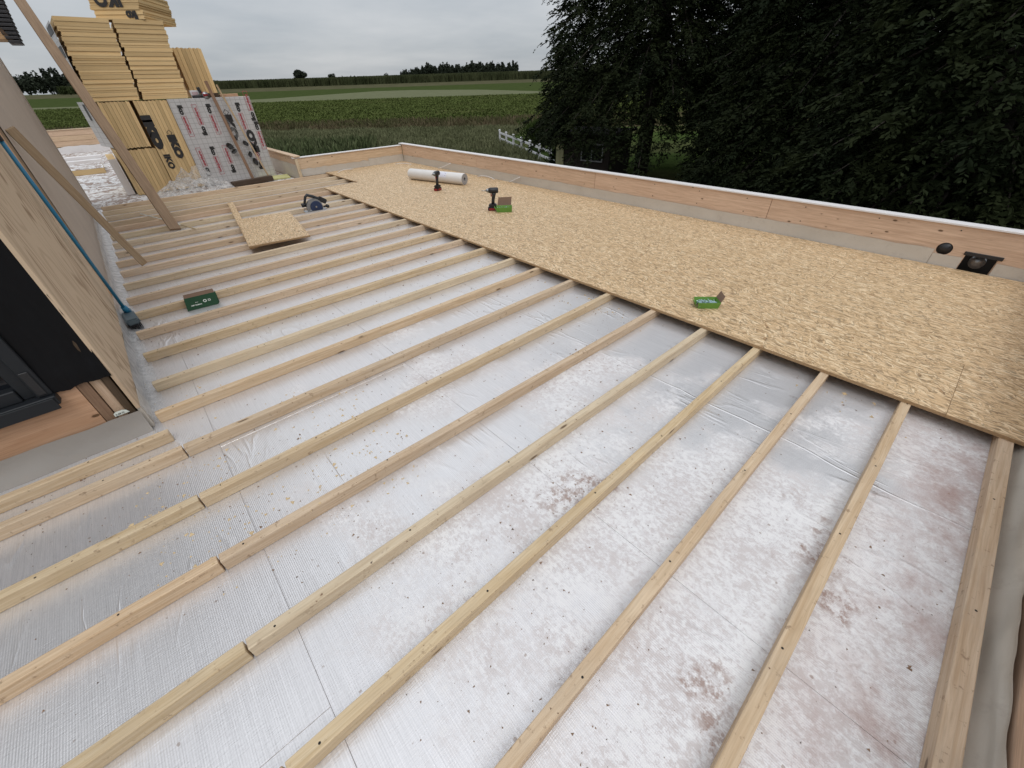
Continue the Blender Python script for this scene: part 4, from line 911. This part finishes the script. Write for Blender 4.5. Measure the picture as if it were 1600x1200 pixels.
# black wrap sides (film with print) on the left flank
def side_film(name, pts, lab, marks):
    e = mesh(name, pts, [(0, 1, 2, 3)], M['facing']); tag(e, lab, 'wrapping'); 
    a, b, c, d = [Vector(p) for p in pts]; nrm = (b - a).cross(d - a).normalized()
    if nrm.dot(Vector((0, 0, 1.5)) - a) < 0: nrm = -nrm
    for (u0, u1, v0, v1) in marks:
        q = [a.lerp(b, u).lerp(d.lerp(c, u), v) + nrm * 0.004 for u, v in ((u0, v0), (u1, v0), (u1, v1), (u0, v1))]
        mesh('print_mark', q, [(0, 1, 2, 3)], M['ink'], e)
side_film('silver_flank', [(0.243, YF + 0.03, 0.70), (0.02, 12.2, 0.70), (0.02, 12.2, 1.405), (0.243, YF + 0.03, 1.405)], 'silver wrapped flank of the standing pack with black marks', [(0.35, 0.45, 0.6, 0.95), (0.62, 0.74, 0.6, 0.95), (0.15, 0.22, 0.15, 0.45)])
side_film('silver_flank', [(0.19, YF + 0.03, 1.46), (0.10, 12.1, 1.46), (0.17, 12.1, 2.45), (0.235, YF + 0.03, 2.45)], 'silver wrapped flank of the upper flat packs with black bands', [(0.1, 0.9, 0.55, 0.70), (0.1, 0.9, 0.86, 0.97)])
# silver slab standing at the foot, left of the stack
sl = empty('silver_slab', (0.06, 11.2, -0.06), 'narrow silver-faced slab standing left of the bottom pack', 'insulation board')
box('slab_core', -0.0, 0.118, 11.21, 12.4, -0.06, 0.54, M['foam'], sl, 0.003); box('slab_facing', -0.002, 0.12, 11.20, 11.207, -0.06, 0.545, M['cap'], sl)
# printed panel pack
pp = empty('printed_panel_pack', (1.97, 10.95, -0.055), 'silver-faced insulation pack printed with black and red lettering facing the camera', 'insulation pack')
PYF = 10.93
for k in range(6): box('board', 1.275, 2.67, PYF + k * 0.062, PYF + 0.060 + k * 0.062, -0.055 + 0.004 * (k % 2), 1.405, M['facing'] if k == 0 else M['foam'], pp, 0.003)
EXd, EYd = (0, 0, -1), (1, 0, 0); EXu, EYu = (0, 0, 1), (-1, 0, 0); py_ = PYF - 0.004
def stamp(x, zt, flip, parent=pp):
    """small logo plus boxed product word; 0.50 m long running vertically"""
    ex, ey = (EXd, EYd) if not flip else (EXu, EYu); z0 = zt if not flip else zt - 0.50; sg = -1 if not flip else 1
    xo = x - 0.028 if not flip else x + 0.028
    text('lettering', 'iko', 0.105, (xo, py_, z0), ex, ey, M['ink'], parent, 0.06, 1.15)
    za, zb = z0 + sg * 0.175, z0 + sg * 0.50
    zl, zh = min(za, zb), max(za, zb)
    for (u0, u1, v0, v1) in ((x - 0.042, x - 0.036, zl, zh), (x + 0.036, x + 0.042, zl, zh), (x - 0.036, x + 0.036, zl, zl + 0.006), (x - 0.036, x + 0.036, zh - 0.006, zh)):
        mesh('printed_frame', [(u0, py_, v0), (u1, py_, v0), (u1, py_, v1), (u0, py_, v1)], [(0, 1, 2, 3)], M['redink'], parent)
    text('lettering', 'enertherm', 0.062, (xo + (0.008 if not flip else -0.008), py_, z0 + sg * 0.187), ex, ey, M['redink'], parent, 0.045, 0.98)
def big_iko(x, z, up, size, y=py_, parent=pp, squash=0.95):
    ex, ey = (EXu, EYu) if up else (EXd, EYd)
    o = text('lettering', 'IKO', size, (x, y, z), ex, ey, M['ink'], parent, 0.09, squash)
    # diamond outline logo beside the I
    s = size * 0.30; cx = x + (-size * 0.35 if up else size * 0.35); cz = z + (-s * 0.8 if up else s * 0.8)
    pts = [(0, 1), (1, 0), (0, -1), (-1, 0)]
    for (a, b) in zip(pts, pts[1:] + pts[:1]):
        ia, ib = (a[0] * 0.78, a[1] * 0.78), (b[0] * 0.78, b[1] * 0.78)
        mesh('printed_mark', [(cx + s * p[0], y - 0.0006, cz + s * p[1]) for p in (a, b, ib, ia)], [(0, 1, 2, 3)], M['ink'], parent)
    return o
for x, f in ((1.42, False), (1.655, True), (1.885, False), (2.40, False)): stamp(x, 1.31, f)
for x, f in ((1.42, True), (1.655, False), (1.885, True), (2.43, True)): stamp(x, 0.62, f)
stamp(2.62, 0.98, False); stamp(2.615, 1.31 + 0.18, True)
big_iko(2.09, 1.12, False, 0.175, squash=1.35); big_iko(2.50, 0.44, True, 0.17, squash=1.35)
# yellow pack lettering
yfl = YF - 0.035
big_iko(1.035, 0.86, False, 0.155, YF - 0.026, lo3, 1.42); 
text('lettering', 'IKO', 0.165, (0.785, YF - 0.026, 1.17), EXd, EYd, M['ink'], lo3, 0.13, 1.75)
text('lettering', 'IKO', 0.13, (0.835, YF - 0.026, 0.56), EXd, EYd, M['ink'], lo3, 0.06, 1.1)
tm = wm(tp); ax = (tm.to_3x3() @ Vector((-1, 0, 0))); 
text('lettering', 'IKO', 0.24, tm @ Vector((0.13, -0.006, 0.33)), ax, (0, 0, -1), M['ink'], tp, 0.06, 0.95)
text('lettering', 'iko', 0.16, tm @ Vector((0.28, -0.006, 0.10)), ax, (0, 0, -1), M['ink'], tp, 0.06, 0.8)
# clear wrap remnant in front with torn black print
def crumple(name, x0, x1, y0, y1, zb, hz, mat, nx, ny, seed, label, cat, edge=1.0, parent=None):
    V, F = [], []
    for i in range(nx + 1):
        for j in range(ny + 1):
            u, v = i / nx, j / ny; x, y = x0 + (x1 - x0) * u, y0 + (y1 - y0) * v
            env = min(1, 4 * u, 4 * (1 - u)) ** 0.6 * min(1, 3 * v, 3.0 * (1 - v) + 0.25) ** 0.6
            f = 1 - abs(noise.noise((x * 3.1, y * 3.1, seed))) * 1.6; f2 = 1 - abs(noise.noise((x * 7, y * 5, seed + 3))) * 1.7; f3 = noise.noise((x * 25, y * 25, seed + 7))
            h = hz * env * (0.50 * max(f, 0) + 0.30 * max(f2, 0) + 0.03 * f3 + 0.2 * noise.noise((x * 1.7, y, seed + 1)))
            wob = 0.06 * noise.noise((x * 5, y * 5, seed + 11)); V.append((x + wob, y + wob * 0.8 + 0.05 * noise.noise((x * 2.2, 1, seed)), zb + max(h, 0.002)))
    for i in range(nx):
        for j in range(ny): a = i * (ny + 1) + j; F.append((a, a + ny + 1, a + ny + 2, a + 1))
    o = mesh(name, V, F, mat, parent, smooth=True)
    if label: tag(o, label, cat)
    return o
crumple('plastic_wrap', 0.42, 1.72, 10.22, 10.92, -0.062, 0.30, M['film'], 150, 80, 4.0, 'heap of crumpled clear plastic wrap at the foot of the stack', 'plastic wrap')
o = crumple('plastic_wrap', 0.75, 1.5, 10.45, 10.90, 0.02, 0.42, M['film_thin'], 90, 50, 9.0, 'loose upper fold of clear wrap leaning on the stack', 'plastic wrap')
# wrap hanging on the panel between the two thin battens
V, F = [], []; nx, nz = 26, 50
for i in range(nx + 1):
    for k in range(nz + 1):
        u, r = i / nx, k / nz; z = 0.0 + 1.12 * r; c = 2.16 - 0.12 * (z - 0.5) + 0.02 * math.sin(z * 9); w = 0.05 + 0.26 * math.exp(-((z - 0.5) / 0.28) ** 2)
        V.append((c + (u - 0.5) * w, PYF - 0.03 - 0.05 * abs(noise.noise((u * 3, z * 5, 2))) - 0.02 * noise.noise((u * 9, z * 14, 6)), z))
for i in range(nx):
    for k in range(nz): a = i * (nz + 1) + k; F.append((a, a + nz + 1, a + nz + 2, a + 1))
hg = mesh('hanging_wrap', V, F, M['film_thin'], None, smooth=True); tag(hg, 'torn clear wrap with black print hanging down the printed panel', 'plastic wrap')
for (cx, cz, w, h, a) in ((1.98, 0.60, 0.13, 0.10, 0.3), (2.02, 0.50, 0.12, 0.07, -0.4), (2.28, 0.62, 0.11, 0.09, 0.5), (2.34, 0.28, 0.10, 0.12, 0.2), (2.29, 0.42, 0.08, 0.10, -0.2), (2.13, 0.72, 0.08, 0.06, 0.1)):
    P = []
    for k in range(9):
        q = k / 9 * 2 * math.pi; rr = 1 + 0.3 * noise.noise((cx * 9, k * 0.8, 3)); P.append((cx + w * 0.5 * rr * math.cos(q + a), PYF - 0.055 + 0.012 * math.sin(q * 2), cz + h * 0.6 * rr * math.sin(q)))
    mesh('print_blot', P, [tuple(range(9))], M['ink'], hg)
# battens leaning on it
o = bar('leaning_lath', (2.12, 10.60, -0.03), (2.005, PYF - 0.045, 1.66), 0.055, 0.018, M['brown'], None, up=(0, 1, 0.2)); tag(o, 'dark thin lath leaning against the printed panel, left of two', 'lath')
o = bar('leaning_lath', (2.44, 10.62, -0.03), (2.16, PYF - 0.05, 1.60), 0.030, 0.018, M['thin'], None, up=(0, 1, 0.2)); tag(o, 'pale thin lath leaning against the printed panel, right of two', 'lath')
# things on top of the panel pack
e = empty('white_carton', (1.76, 11.02, 1.405), 'small white carton standing on top of the printed panel pack', 'carton')
box('carton_body', 1.70, 1.84, 11.00, 11.12, 1.405, 1.525, M['white'], e, 0.003); box('carton_flap', 1.72, 1.82, 10.995, 10.999, 1.43, 1.50, M['pinkbox'], e)
ag = empty('angle_grinder', (1.88, 10.98, 1.405), 'red and black angle grinder on top of the printed panel pack', 'power tool')
tube('body', [(1.70, 10.96, 1.425), (1.80, 10.96, 1.43), (1.90, 10.96, 1.435)], [0.022, 0.026, 0.034], M['black_plastic'], ag, 12)
tube('gear_head', [(1.88, 10.97, 1.445), (1.97, 10.97, 1.45)], [0.052, 0.046], M['red_plastic'], ag, 14)
tube('disc', [(1.925, 10.925, 1.44), (1.925, 10.932, 1.44)], [0.058, 0.058], M['metal'], ag, 20)
bar('battery', (1.865, 10.99, 1.47), (1.85, 10.99, 1.57), 0.05, 0.07, M['black_plastic'], ag, 0.006, up=(0, 1, 0))
o = box('timber_block', 1.985, 2.16, 10.97, 11.08, 1.4055, 1.475, M['darkwood'], None, 0.004); tag(o, 'dark brown timber block on the panel pack beside the grinder', 'timber block')
o = box('timber_block', 2.175, 2.49, 10.97, 11.07, 1.4055, 1.455, M['beam'], None, 0.004); tag(o, 'light timber offcut on the right end of the panel pack', 'timber block')
o = bar('pallet_bearer', (1.66, 10.35, -0.012), (2.46, 10.50, -0.012), 0.12, 0.10, M['darkwood'], None, 0.006); tag(o, 'dark timber bearer lying at the foot of the printed panel', 'bearer')
o = bar('yellow_board', (2.3, 10.78, -0.05), (2.86, 10.70, -0.05), 0.42, 0.03, plain('lime_board', (0.55, 0.53, 0.24), 0.7, var=0.3, scale=8), None, 0.002); tag(o, 'lime-yellow board lying flat beside the bearer', 'board')
# brown plank bracing the stack and thin board on the wall
o = bar('brown_plank', (0.285, 7.28, 0.006), (-0.005, 10.86, 2.95), 0.128, 0.032, M['brown'], None, 0.002, up=(0.35, -1, 1)); tag(o, 'long brown plank leaning from the battens up against the tall stack', 'plank')
o = bar('thin_board', (-0.185, 5.89, 0.012), (-0.475, 5.45, 1.31), 0.066, 0.020, M['thin'], None, 0.002, up=(0.25, -1, 0.3)); tag(o, 'thin pale board leaning against the membrane wall', 'board')
o = tube('pencil_stick', [(0.02, 8.77, 0.010), (0.30, 7.81, 0.012), (0.37, 7.50, 0.012)], 0.006, M['print_white'], None, 8); tag(o, 'thin white stick lying across the battens by the plank foot', 'stick')
o = tube('marker_stick', [(0.38, 7.46, 0.012), (0.49, 7.07, 0.012)], 0.008, M['thin'], None, 8); tag(o, 'short wooden stick end to end with the thin white stick', 'stick')
# broom
br = empty('broom', (-0.45, 4.47, -0.06), 'blue handled broom leaning against the plywood wall', 'broom')
tube('handle', [(-0.425, 4.44, 0.075), (-0.443, 4.26, 1.29)], 0.0118, M['blue'], br, 12)
tube('handle_grip', [(-0.443, 4.26, 1.29), (-0.4445, 4.245, 1.40)], 0.0150, M['black_plastic'], br, 12)
tube('socket', [(-0.42, 4.47, 0.03), (-0.425, 4.44, 0.09)], [0.028, 0.019], M['blue'], br, 12)
bm = bmesh.new(); bm_box(bm, -0.045, 0.045, -0.10, 0.14, -0.02, 0.03); bmesh.ops.bevel(bm, geom=bm.edges[:], offset=0.012, segments=2, affect='EDGES')
bm_obj('broom_head', bm, M['greyblue'], br, Matrix.Translation((-0.420, 4.36, 0.002)) @ Matrix.Rotation(0.1, 4, 'Z'))
bm = bmesh.new()
for i in range(90):
    x, y = random.uniform(-0.04, 0.04), random.uniform(-0.10, 0.13); bm_box(bm, x - 0.003, x + 0.003, y - 0.003, y + 0.003, -0.062, -0.018)
o = bm_obj('bristles', bm, M['black_plastic'], br, Matrix.Translation((-0.420, 4.36, 0.001)) @ Matrix.Rotation(0.1, 4, 'Z')); o['kind'] = 'stuff'

# ---------------------------------------------------------------- tools on the deck
# membrane roll
ra, rb = Vector((4.30, 7.78, 0)), Vector((4.66, 6.50, 0)); R_ = 0.095; zc = 0.0205 + R_
rl_ = empty('membrane_roll', (4.45, 7.1, 0.02), 'white roll of roofing membrane lying on the strand boards', 'roll')
bm = bmesh.new(); d = (rb - ra).normalized(); pts = [ra + Vector((0, 0, zc)), rb + Vector((0, 0, zc))]
bm_tube(bm, [ra + Vector((0, 0, zc)), ra + d * 0.01 + Vector((0, 0, zc)), rb - d * 0.01 + Vector((0, 0, zc)), rb + Vector((0, 0, zc))], [R_ - 0.004, R_, R_, R_ - 0.004], 40, False)
bm_obj('wrapped_film', bm, M['roll'], rl_, None, True)
for (c, sgn) in ((rb, 1), (ra, -1)):
    bm = bmesh.new(); ex = d * sgn; n1 = Vector((0, 0, 1)); n2 = ex.cross(n1)
    prev = None
    for k, (r, off) in enumerate(((R_ - 0.004, 0), (0.085, -0.001), (0.070, 0.0015), (0.055, -0.001), (0.040, 0.001), (0.030, 0.001), (0.028, -0.15))):
        ring = [bm.verts.new(c + Vector((0, 0, zc)) + ex * off + (n1 * math.cos(a) + n2 * math.sin(a)) * r) for a in [2 * math.pi * i / 32 for i in range(32)]]
        if prev:
            for i in range(32): bm.faces.new((prev[i], prev[(i + 1) % 32], ring[(i + 1) % 32], ring[i]))
        prev = ring
    bm.faces.new(prev); bmesh.ops.recalc_face_normals(bm, faces=bm.faces[:]); bm_obj('roll_end', bm, M['roll_end'], rl_, None, False)
nrm = Vector((d.y, -d.x, 0)); nrm = nrm if nrm.dot(Vector((-4, -7, 0))) > 0 else -nrm
lc = ra.lerp(rb, 0.66)
lb = bmesh.new(); pv = []
for k in range(7):
    a = math.radians(10 + k * 10)
    pv.append((lc + Vector((0, 0, zc)) + nrm * math.cos(a) * (R_ + 0.001) + Vector((0, 0, math.sin(a) * (R_ + 0.001)))))
rows_ = [[lb.verts.new(p - d * 0.09) for p in pv], [lb.verts.new(p + d * 0.09) for p in pv]]
for k in range(6): lb.faces.new((rows_[0][k], rows_[1][k], rows_[1][k + 1], rows_[0][k + 1]))
lo_ = bm_obj('paper_label', lb, plain('label_paper', (0.66, 0.66, 0.74), 0.5), rl_)
for j, (uu, hh) in enumerate(((-0.055, 0.05), (0.045, 0.06), (0.062, 0.045))):
    a0 = math.radians(28); a1 = a0 + hh / R_ * 0.9
    P = [lc + d * (uu + w_) + Vector((0, 0, zc)) + nrm * math.cos(a) * (R_ + 0.0022) + Vector((0, 0, math.sin(a) * (R_ + 0.0022))) for (w_, a) in ((0, a0), (0.009, a0), (0.009, a1), (0, a1))]
    mesh('printed_line', P, [(0, 1, 2, 3)], M['ink'], lo_)
# cordless drivers
def driver(loc, ang, label, scale=1.0, bit=True):
    """tool standing on its battery; nose along local +X"""
    e = empty('cordless_driver', loc, label, 'cordless drill', 'cordless drivers standing on the decking', ang); E = wm(e) @ Matrix.Scale(scale, 4)
    bm = bmesh.new(); bm_box(bm, -0.055, 0.065, -0.038, 0.038, 0.0, 0.045); bmesh.ops.bevel(bm, geom=bm.edges[:], offset=0.008, segments=2, affect='EDGES'); bm_obj('battery', bm, M['black_plastic'], e, E)
    bm = bmesh.new(); bm_box(bm, 0.0655, 0.068, -0.030, 0.030, 0.006, 0.034); bm_box(bm, -0.04, 0.05, 0.0385, 0.041, 0.006, 0.032); bm_box(bm, -0.04, 0.05, -0.041, -0.0385, 0.006, 0.032); bm_obj('battery_stripe', bm, M['red_plastic'], e, E)
    bm = bmesh.new(); bm_box(bm, -0.05, 0.055, -0.036, 0.036, 0.0455, 0.078); bmesh.ops.bevel(bm, geom=bm.edges[:], offset=0.010, segments=2, affect='EDGES'); bm_obj('battery_shoe', bm, M['black_plastic'], e, E)
    bm = bmesh.new(); bm_tube(bm, [(0.0, 0, 0.07), (-0.004, 0, 0.12), (-0.016, 0, 0.18), (-0.018, 0, 0.205)], [0.022, 0.020, 0.023, 0.028], 12); bm_obj('grip', bm, M['black_plastic'], e, E, True)
    bm = bmesh.new(); bm_tube(bm, [(-0.075, 0, 0.235), (-0.065, 0, 0.235), (0.02, 0, 0.235), (0.045, 0, 0.235)], [0.024, 0.034, 0.035, 0.030], 16); bm_obj('motor_housing', bm, M['black_plastic'], e, E, True)
    bm = bmesh.new(); bm_tube(bm, [(0.0455, 0, 0.235), (0.07, 0, 0.235), (0.082, 0, 0.235)], [0.026, 0.021, 0.013], 16); bm_obj('chuck', bm, M['metal'], e, E, True)
    bm = bmesh.new(); bm_tube(bm, [(0.0825, 0, 0.235), (0.14, 0, 0.235)], [0.0055, 0.004], 8); bm_obj('bit', bm, M['steel'], e, E, True)
    bm = bmesh.new(); bm_box(bm, 0.010, 0.024, -0.006, 0.006, 0.165, 0.198); bmesh.ops.bevel(bm, geom=bm.edges[:], offset=0.003, segments=1, affect='EDGES'); bm_obj('trigger', bm, M['red_plastic'], e, E)
    bm = bmesh.new(); bm_box(bm, -0.03, 0.012, -0.0365, -0.0345, 0.225, 0.245); bm_obj('side_badge', bm, M['red_plastic'], e, E)
    return e
driver((4.07, 6.50, 0.0205), math.radians(205), 'black cordless driver in front of the white roll, nose towards the camera', 1.12)
driver((3.86, 4.74, 0.0205), math.radians(140), 'black cordless driver beside the green screw box, bit pointing left', 1.12)
# screw boxes
def screw_box(loc, ang, L, Wd, Hh, label, flap, seed):
    """open card tray: local X long, camera side is -Y, tapering out to the top"""
    e = empty('screw_box', loc, label, 'box', None, ang); E = wm(e); th = 0.002; k = 0.10
    def wall(nm, a, b, c, d_, mat):
        n_ = (Vector(b) - Vector(a)).cross(Vector(d_) - Vector(a)).normalized() * th
        P = [Vector(p) for p in (a, b, c, d_)]; V = P + [p + n_ for p in P]
        return mesh(nm, V, [(0, 1, 2, 3), (7, 6, 5, 4), (0, 4, 5, 1), (1, 5, 6, 2), (2, 6, 7, 3), (3, 7, 4, 0)], mat, e, E)
    x0, x1, y0, y1 = -L / 2, L / 2, -Wd / 2, Wd / 2; o_ = Hh * 0.25
    wall('side_panel', (x0, y0, 0), (x1, y0, 0), (x1 + o_ * .4, y0 - o_, Hh), (x0 - o_, y0 - o_, Hh), M['green'])
    wall('side_panel', (x1, y1, 0), (x0, y1, 0), (x0 - o_, y1 + o_, Hh), (x1 + o_ * .4, y1 + o_, Hh), M['green'])
    wall('end_panel', (x0, y1, 0), (x0, y0, 0), (x0 - o_ * 2.4, y0 - o_ * .2, Hh), (x0 - o_ * 2.4, y1 + o_ * .2, Hh), M['green'])
    wall('end_panel', (x1, y0, 0), (x1, y1, 0), (x1 + o_ * .4, y1 + o_, Hh), (x1 + o_ * .4, y0 - o_, Hh), M['green'])
    wall('base_panel', (x0, y0, 0.0005), (x1, y0, 0.0005), (x1, y1, 0.0005), (x0, y1, 0.0005), M['card'])
    if flap == 'end': wall('lid_flap', (x1 + o_ * .4, y0 - o_ + .004, Hh + .001), (x1 + o_ * .4, y1 + o_, Hh + .001), (x1 + o_ + 0.012, y1 + o_ * 0.4, Hh * 2.0), (x1 + o_ + 0.012, y0 - o_ * 0.3, Hh * 1.9), M['card'])
    else: wall('lid_flap', (x0, y1 + o_, Hh + .001), (x1, y1 + o_, Hh + .001), (x1 + 0.01, y1 + o_ + 0.02, Hh * 2.5), (x0 + .02, y1 + o_ + 0.02, Hh * 2.45), M['card'])
    g = random.Random(seed); bm = bmesh.new()
    for i in range(120):
        c = Vector((g.uniform(x0 + .01, x1 - .01), g.uniform(y0 + .008, y1 - .008), g.uniform(0.3, 0.72) * Hh)); a = g.uniform(0, 6.28); d_ = Vector((math.cos(a), math.sin(a), g.uniform(-0.2, 0.5))) * 0.017
        bm_tube(bm, [c - d_, c + d_ * 0.8, c + d_], [0.0016, 0.002, 0.0042], 5)
    o = bm_obj('screws', bm, M['zinc'], e, E); o['kind'] = 'stuff'
    return e
screw_box((3.085, 1.135, 0.0205), math.radians(-46), 0.155, 0.085, 0.055, 'open green screw box near the decking edge, full of silver screws', 'end', 1)
screw_box((3.92, 4.56, 0.0205), math.radians(-40), 0.20, 0.09, 0.070, 'open green screw box beside the driver with its brown lid up', 'back', 2)
# dark green box leaning between two battens
gb = empty('dark_green_box', (0.09, 4.40, -0.0655), 'dark green screw box with white print leaning between two battens', 'box', None, math.radians(-6))
GM = wm(gb)
prism_pts = None
P = [(-0.128, -0.055, 0.004), (0.112, -0.055, 0.004), (0.122, 0.026, 0.090), (-0.118, 0.026, 0.090)]
n_ = (Vector(P[1]) - Vector(P[0])).cross(Vector(P[3]) - Vector(P[0])).normalized()
mesh('front_panel', P + [tuple(Vector(p) - n_ * 0.003) for p in P], [(0, 1, 2, 3), (7, 6, 5, 4), (0, 4, 5, 1), (1, 5, 6, 2), (2, 6, 7, 3), (3, 7, 4, 0)], M['dkgreen'], gb, GM)
P2 = [(-0.118, 0.0265, 0.0905), (0.122, 0.0265, 0.0905), (0.118, 0.052, 0.118), (-0.112, 0.052, 0.116)]
mesh('inner_panel', P2 + [(x, y + 0.003, z - 0.002) for x, y, z in P2], [(0, 1, 2, 3), (7, 6, 5, 4), (0, 4, 5, 1), (1, 5, 6, 2), (2, 6, 7, 3), (3, 7, 4, 0)], M['card'], gb, GM)
mesh('end_panel', [(0.112, -0.055, 0.004), (0.125, -0.01, 0.003), (0.130, 0.045, 0.10), (0.122, 0.026, 0.090)], [(0, 1, 2, 3)], M['dkgreen'], gb, GM)
mesh('end_panel', [(-0.128, -0.055, 0.004), (-0.118, -0.008, 0.003), (-0.112, 0.045, 0.10), (-0.118, 0.026, 0.090)], [(0, 1, 2, 3)], M['dkgreen'], gb, GM)
exl = (GM.to_3x3() @ Vector((1, 0, 0))); eyl = (GM.to_3x3() @ (Vector(P[3]) - Vector(P[0])).normalized()); eyl = (eyl - exl * eyl.dot(exl)).normalized()
nl = GM.to_3x3() @ n_
def gp(x, v): return GM @ (Vector(P[0]) + Vector((x + 0.128, 0, 0)) + (Vector(P[3]) - Vector(P[0])) * v) + nl * 0.0015
text('lettering', 'HBP CLIMAX', 0.0145, gp(-0.090, 0.28), exl, eyl, M['print_white'], gb, 0.03)
text('lettering', 'direct', 0.010, gp(-0.055, 0.50), exl, eyl, M['print_white'], gb, 0.0)
for (cx, cv, r, nn) in ((0.020, 0.50, 0.014, 12), (0.055, 0.50, 0.013, 4)):
    c = gp(cx, cv); ring = [c + (exl * math.cos(a) + eyl * math.sin(a)) * r for a in [2 * math.pi * (k + 0.5) / nn for k in range(nn)]]; inn = [c + (exl * math.cos(a) + eyl * math.sin(a)) * r * 0.6 for a in [2 * math.pi * (k + 0.5) / nn for k in range(nn)]]
    mesh('printed_mark', ring + inn, [(k, (k + 1) % nn, nn + (k + 1) % nn, nn + k) for k in range(nn)], M['print_white'], gb)
# circular saw
cs = empty('circular_saw', (2.05, 6.87, 0.0), 'circular saw with navy blade guard standing on the battens', 'circular saw', None, math.radians(-4)); CM = wm(cs)
bm = bmesh.new(); bm_box(bm, -0.16, 0.17, -0.07, 0.07, 0.001, 0.006); bmesh.ops.bevel(bm, geom=bm.edges[:], offset=0.0015, segments=1, affect='EDGES'); bm_obj('base_plate', bm, M['metal'], cs, CM)
def ringseg(name, cx, cz, r0, r1, a0, a1, y0, y1, mat, N=18):
    o_ = [(cx + r1 * math.cos(math.radians(a0 + (a1 - a0) * k / N)), cz + r1 * math.sin(math.radians(a0 + (a1 - a0) * k / N))) for k in range(N + 1)]
    i_ = [(cx + r0 * math.cos(math.radians(a1 - (a1 - a0) * k / N)), cz + r0 * math.sin(math.radians(a1 - (a1 - a0) * k / N))) for k in range(N + 1)]
    return prism(name, o_ + i_, y0, y1, mat, cs, CM)
ringseg('upper_guard', 0.0, 0.055, 0.07, 0.118, -22, 202, -0.055, -0.012, M['metal'])
prism('guard_plate', [(0.0 + 0.116 * math.cos(math.radians(a)), 0.055 + 0.116 * math.sin(math.radians(a))) for a in range(-20, 201, 11)], -0.012, -0.006, M['metal'], cs, CM)
prism('lower_guard', [(0.02 + 0.088 * math.cos(math.radians(a)), 0.052 + 0.088 * math.sin(math.radians(a))) for a in range(-34, 215, 12)], -0.064, -0.0555, M['navy'], cs, CM, 0.003)
bm = bmesh.new(); bm_tube(bm, [(0.015, -0.066, 0.06), (0.015, -0.076, 0.06)], [0.014, 0.012], 10); bm_obj('arbor_bolt', bm, M['steel'], cs, CM)
bm = bmesh.new(); bm_tube(bm, [(0.03, -0.01, 0.085), (0.03, 0.09, 0.085)], [0.055, 0.048], 16); bm_obj('motor', bm, M['black_plastic'], cs, CM, True)
bm = bmesh.new(); bm_tube(bm, [(-0.125, 0, 0.07), (-0.115, 0, 0.13), (-0.085, 0, 0.20), (-0.055, 0, 0.225), (0.02, 0, 0.195), (0.09, 0, 0.150), (0.12, 0, 0.120)], [0.02, 0.018, 0.019, 0.022, 0.022, 0.026, 0.03], 10); bm_obj('handle', bm, M['black_plastic'], cs, CM, True)
bm = bmesh.new(); bm_box(bm, -0.055, 0.055, -0.036, 0.036, -0.035, 0.035, Matrix.Translation((0.145, 0, 0.125)) @ Matrix.Rotation(0.6, 4, 'Y')); bmesh.ops.bevel(bm, geom=bm.edges[:], offset=0.008, segments=2, affect='EDGES'); bm_obj('battery', bm, M['black_plastic'], cs, CM)
bm = bmesh.new(); bm_tube(bm, [(-0.10, -0.02, 0.11), (-0.165, -0.02, 0.10)], [0.012, 0.012], 8); bm_tube(bm, [(-0.155, -0.02, 0.075), (-0.155, -0.02, 0.125)], [0.022, 0.024], 10); bm_obj('front_knob', bm, M['black_plastic'], cs, CM, True)
bm = bmesh.new(); bm_tube(bm, [(0.13, -0.02, 0.035), (0.20, -0.02, 0.035)], [0.012, 0.012], 8); bm_tube(bm, [(0.19, -0.045, 0.035), (0.19, 0.005, 0.035)], [0.024, 0.024], 10); bm_obj('bevel_knob', bm, M['black_plastic'], cs, CM, True)
ringseg('depth_scale', -0.14, 0.03, 0.012, 0.03, 0, 180, -0.04, -0.03, M['steel'], 8)
# white membrane cords lying against the parapet
for i, pts in enumerate((((5.30, 8.35, 0.03), (5.33, 8.15, 0.075), (5.37, 7.95, 0.16)), ((5.30, 6.95, 0.024), (5.34, 6.7, 0.085), (5.32, 6.45, 0.024)), ((5.34, 6.05, 0.024), (5.37, 5.9, 0.09), (5.38, 5.8, 0.13)), ((3.55, 9.7, 0.0), (3.75, 9.85, 0.075), (4.0, 9.82, 0.03)), ((5.0, 9.72, 0.024), (5.18, 9.6, 0.05), (5.22, 9.35, 0.024)))):
    P = [Vector(p) for p in pts]; Q = [P[0].lerp(P[1], t_ / 6).lerp(P[1].lerp(P[2], t_ / 6), t_ / 6) for t_ in range(7)]
    o = tube('white_strap', Q, 0.006, M['cap'], None, 6); tag(o, ['white strap end standing against the long parapet, nearest the corner', 'curved white strap loop on the boards midway behind the drills', 'short white strap end nearest the camera by the long parapet', 'curved white strap in front of the rear parapet', 'small white strap loop near the corner of the decking'][i], 'strap')
print('tris', sum(len(o.data.polygons) for o in sc.objects if o.type == 'MESH'))
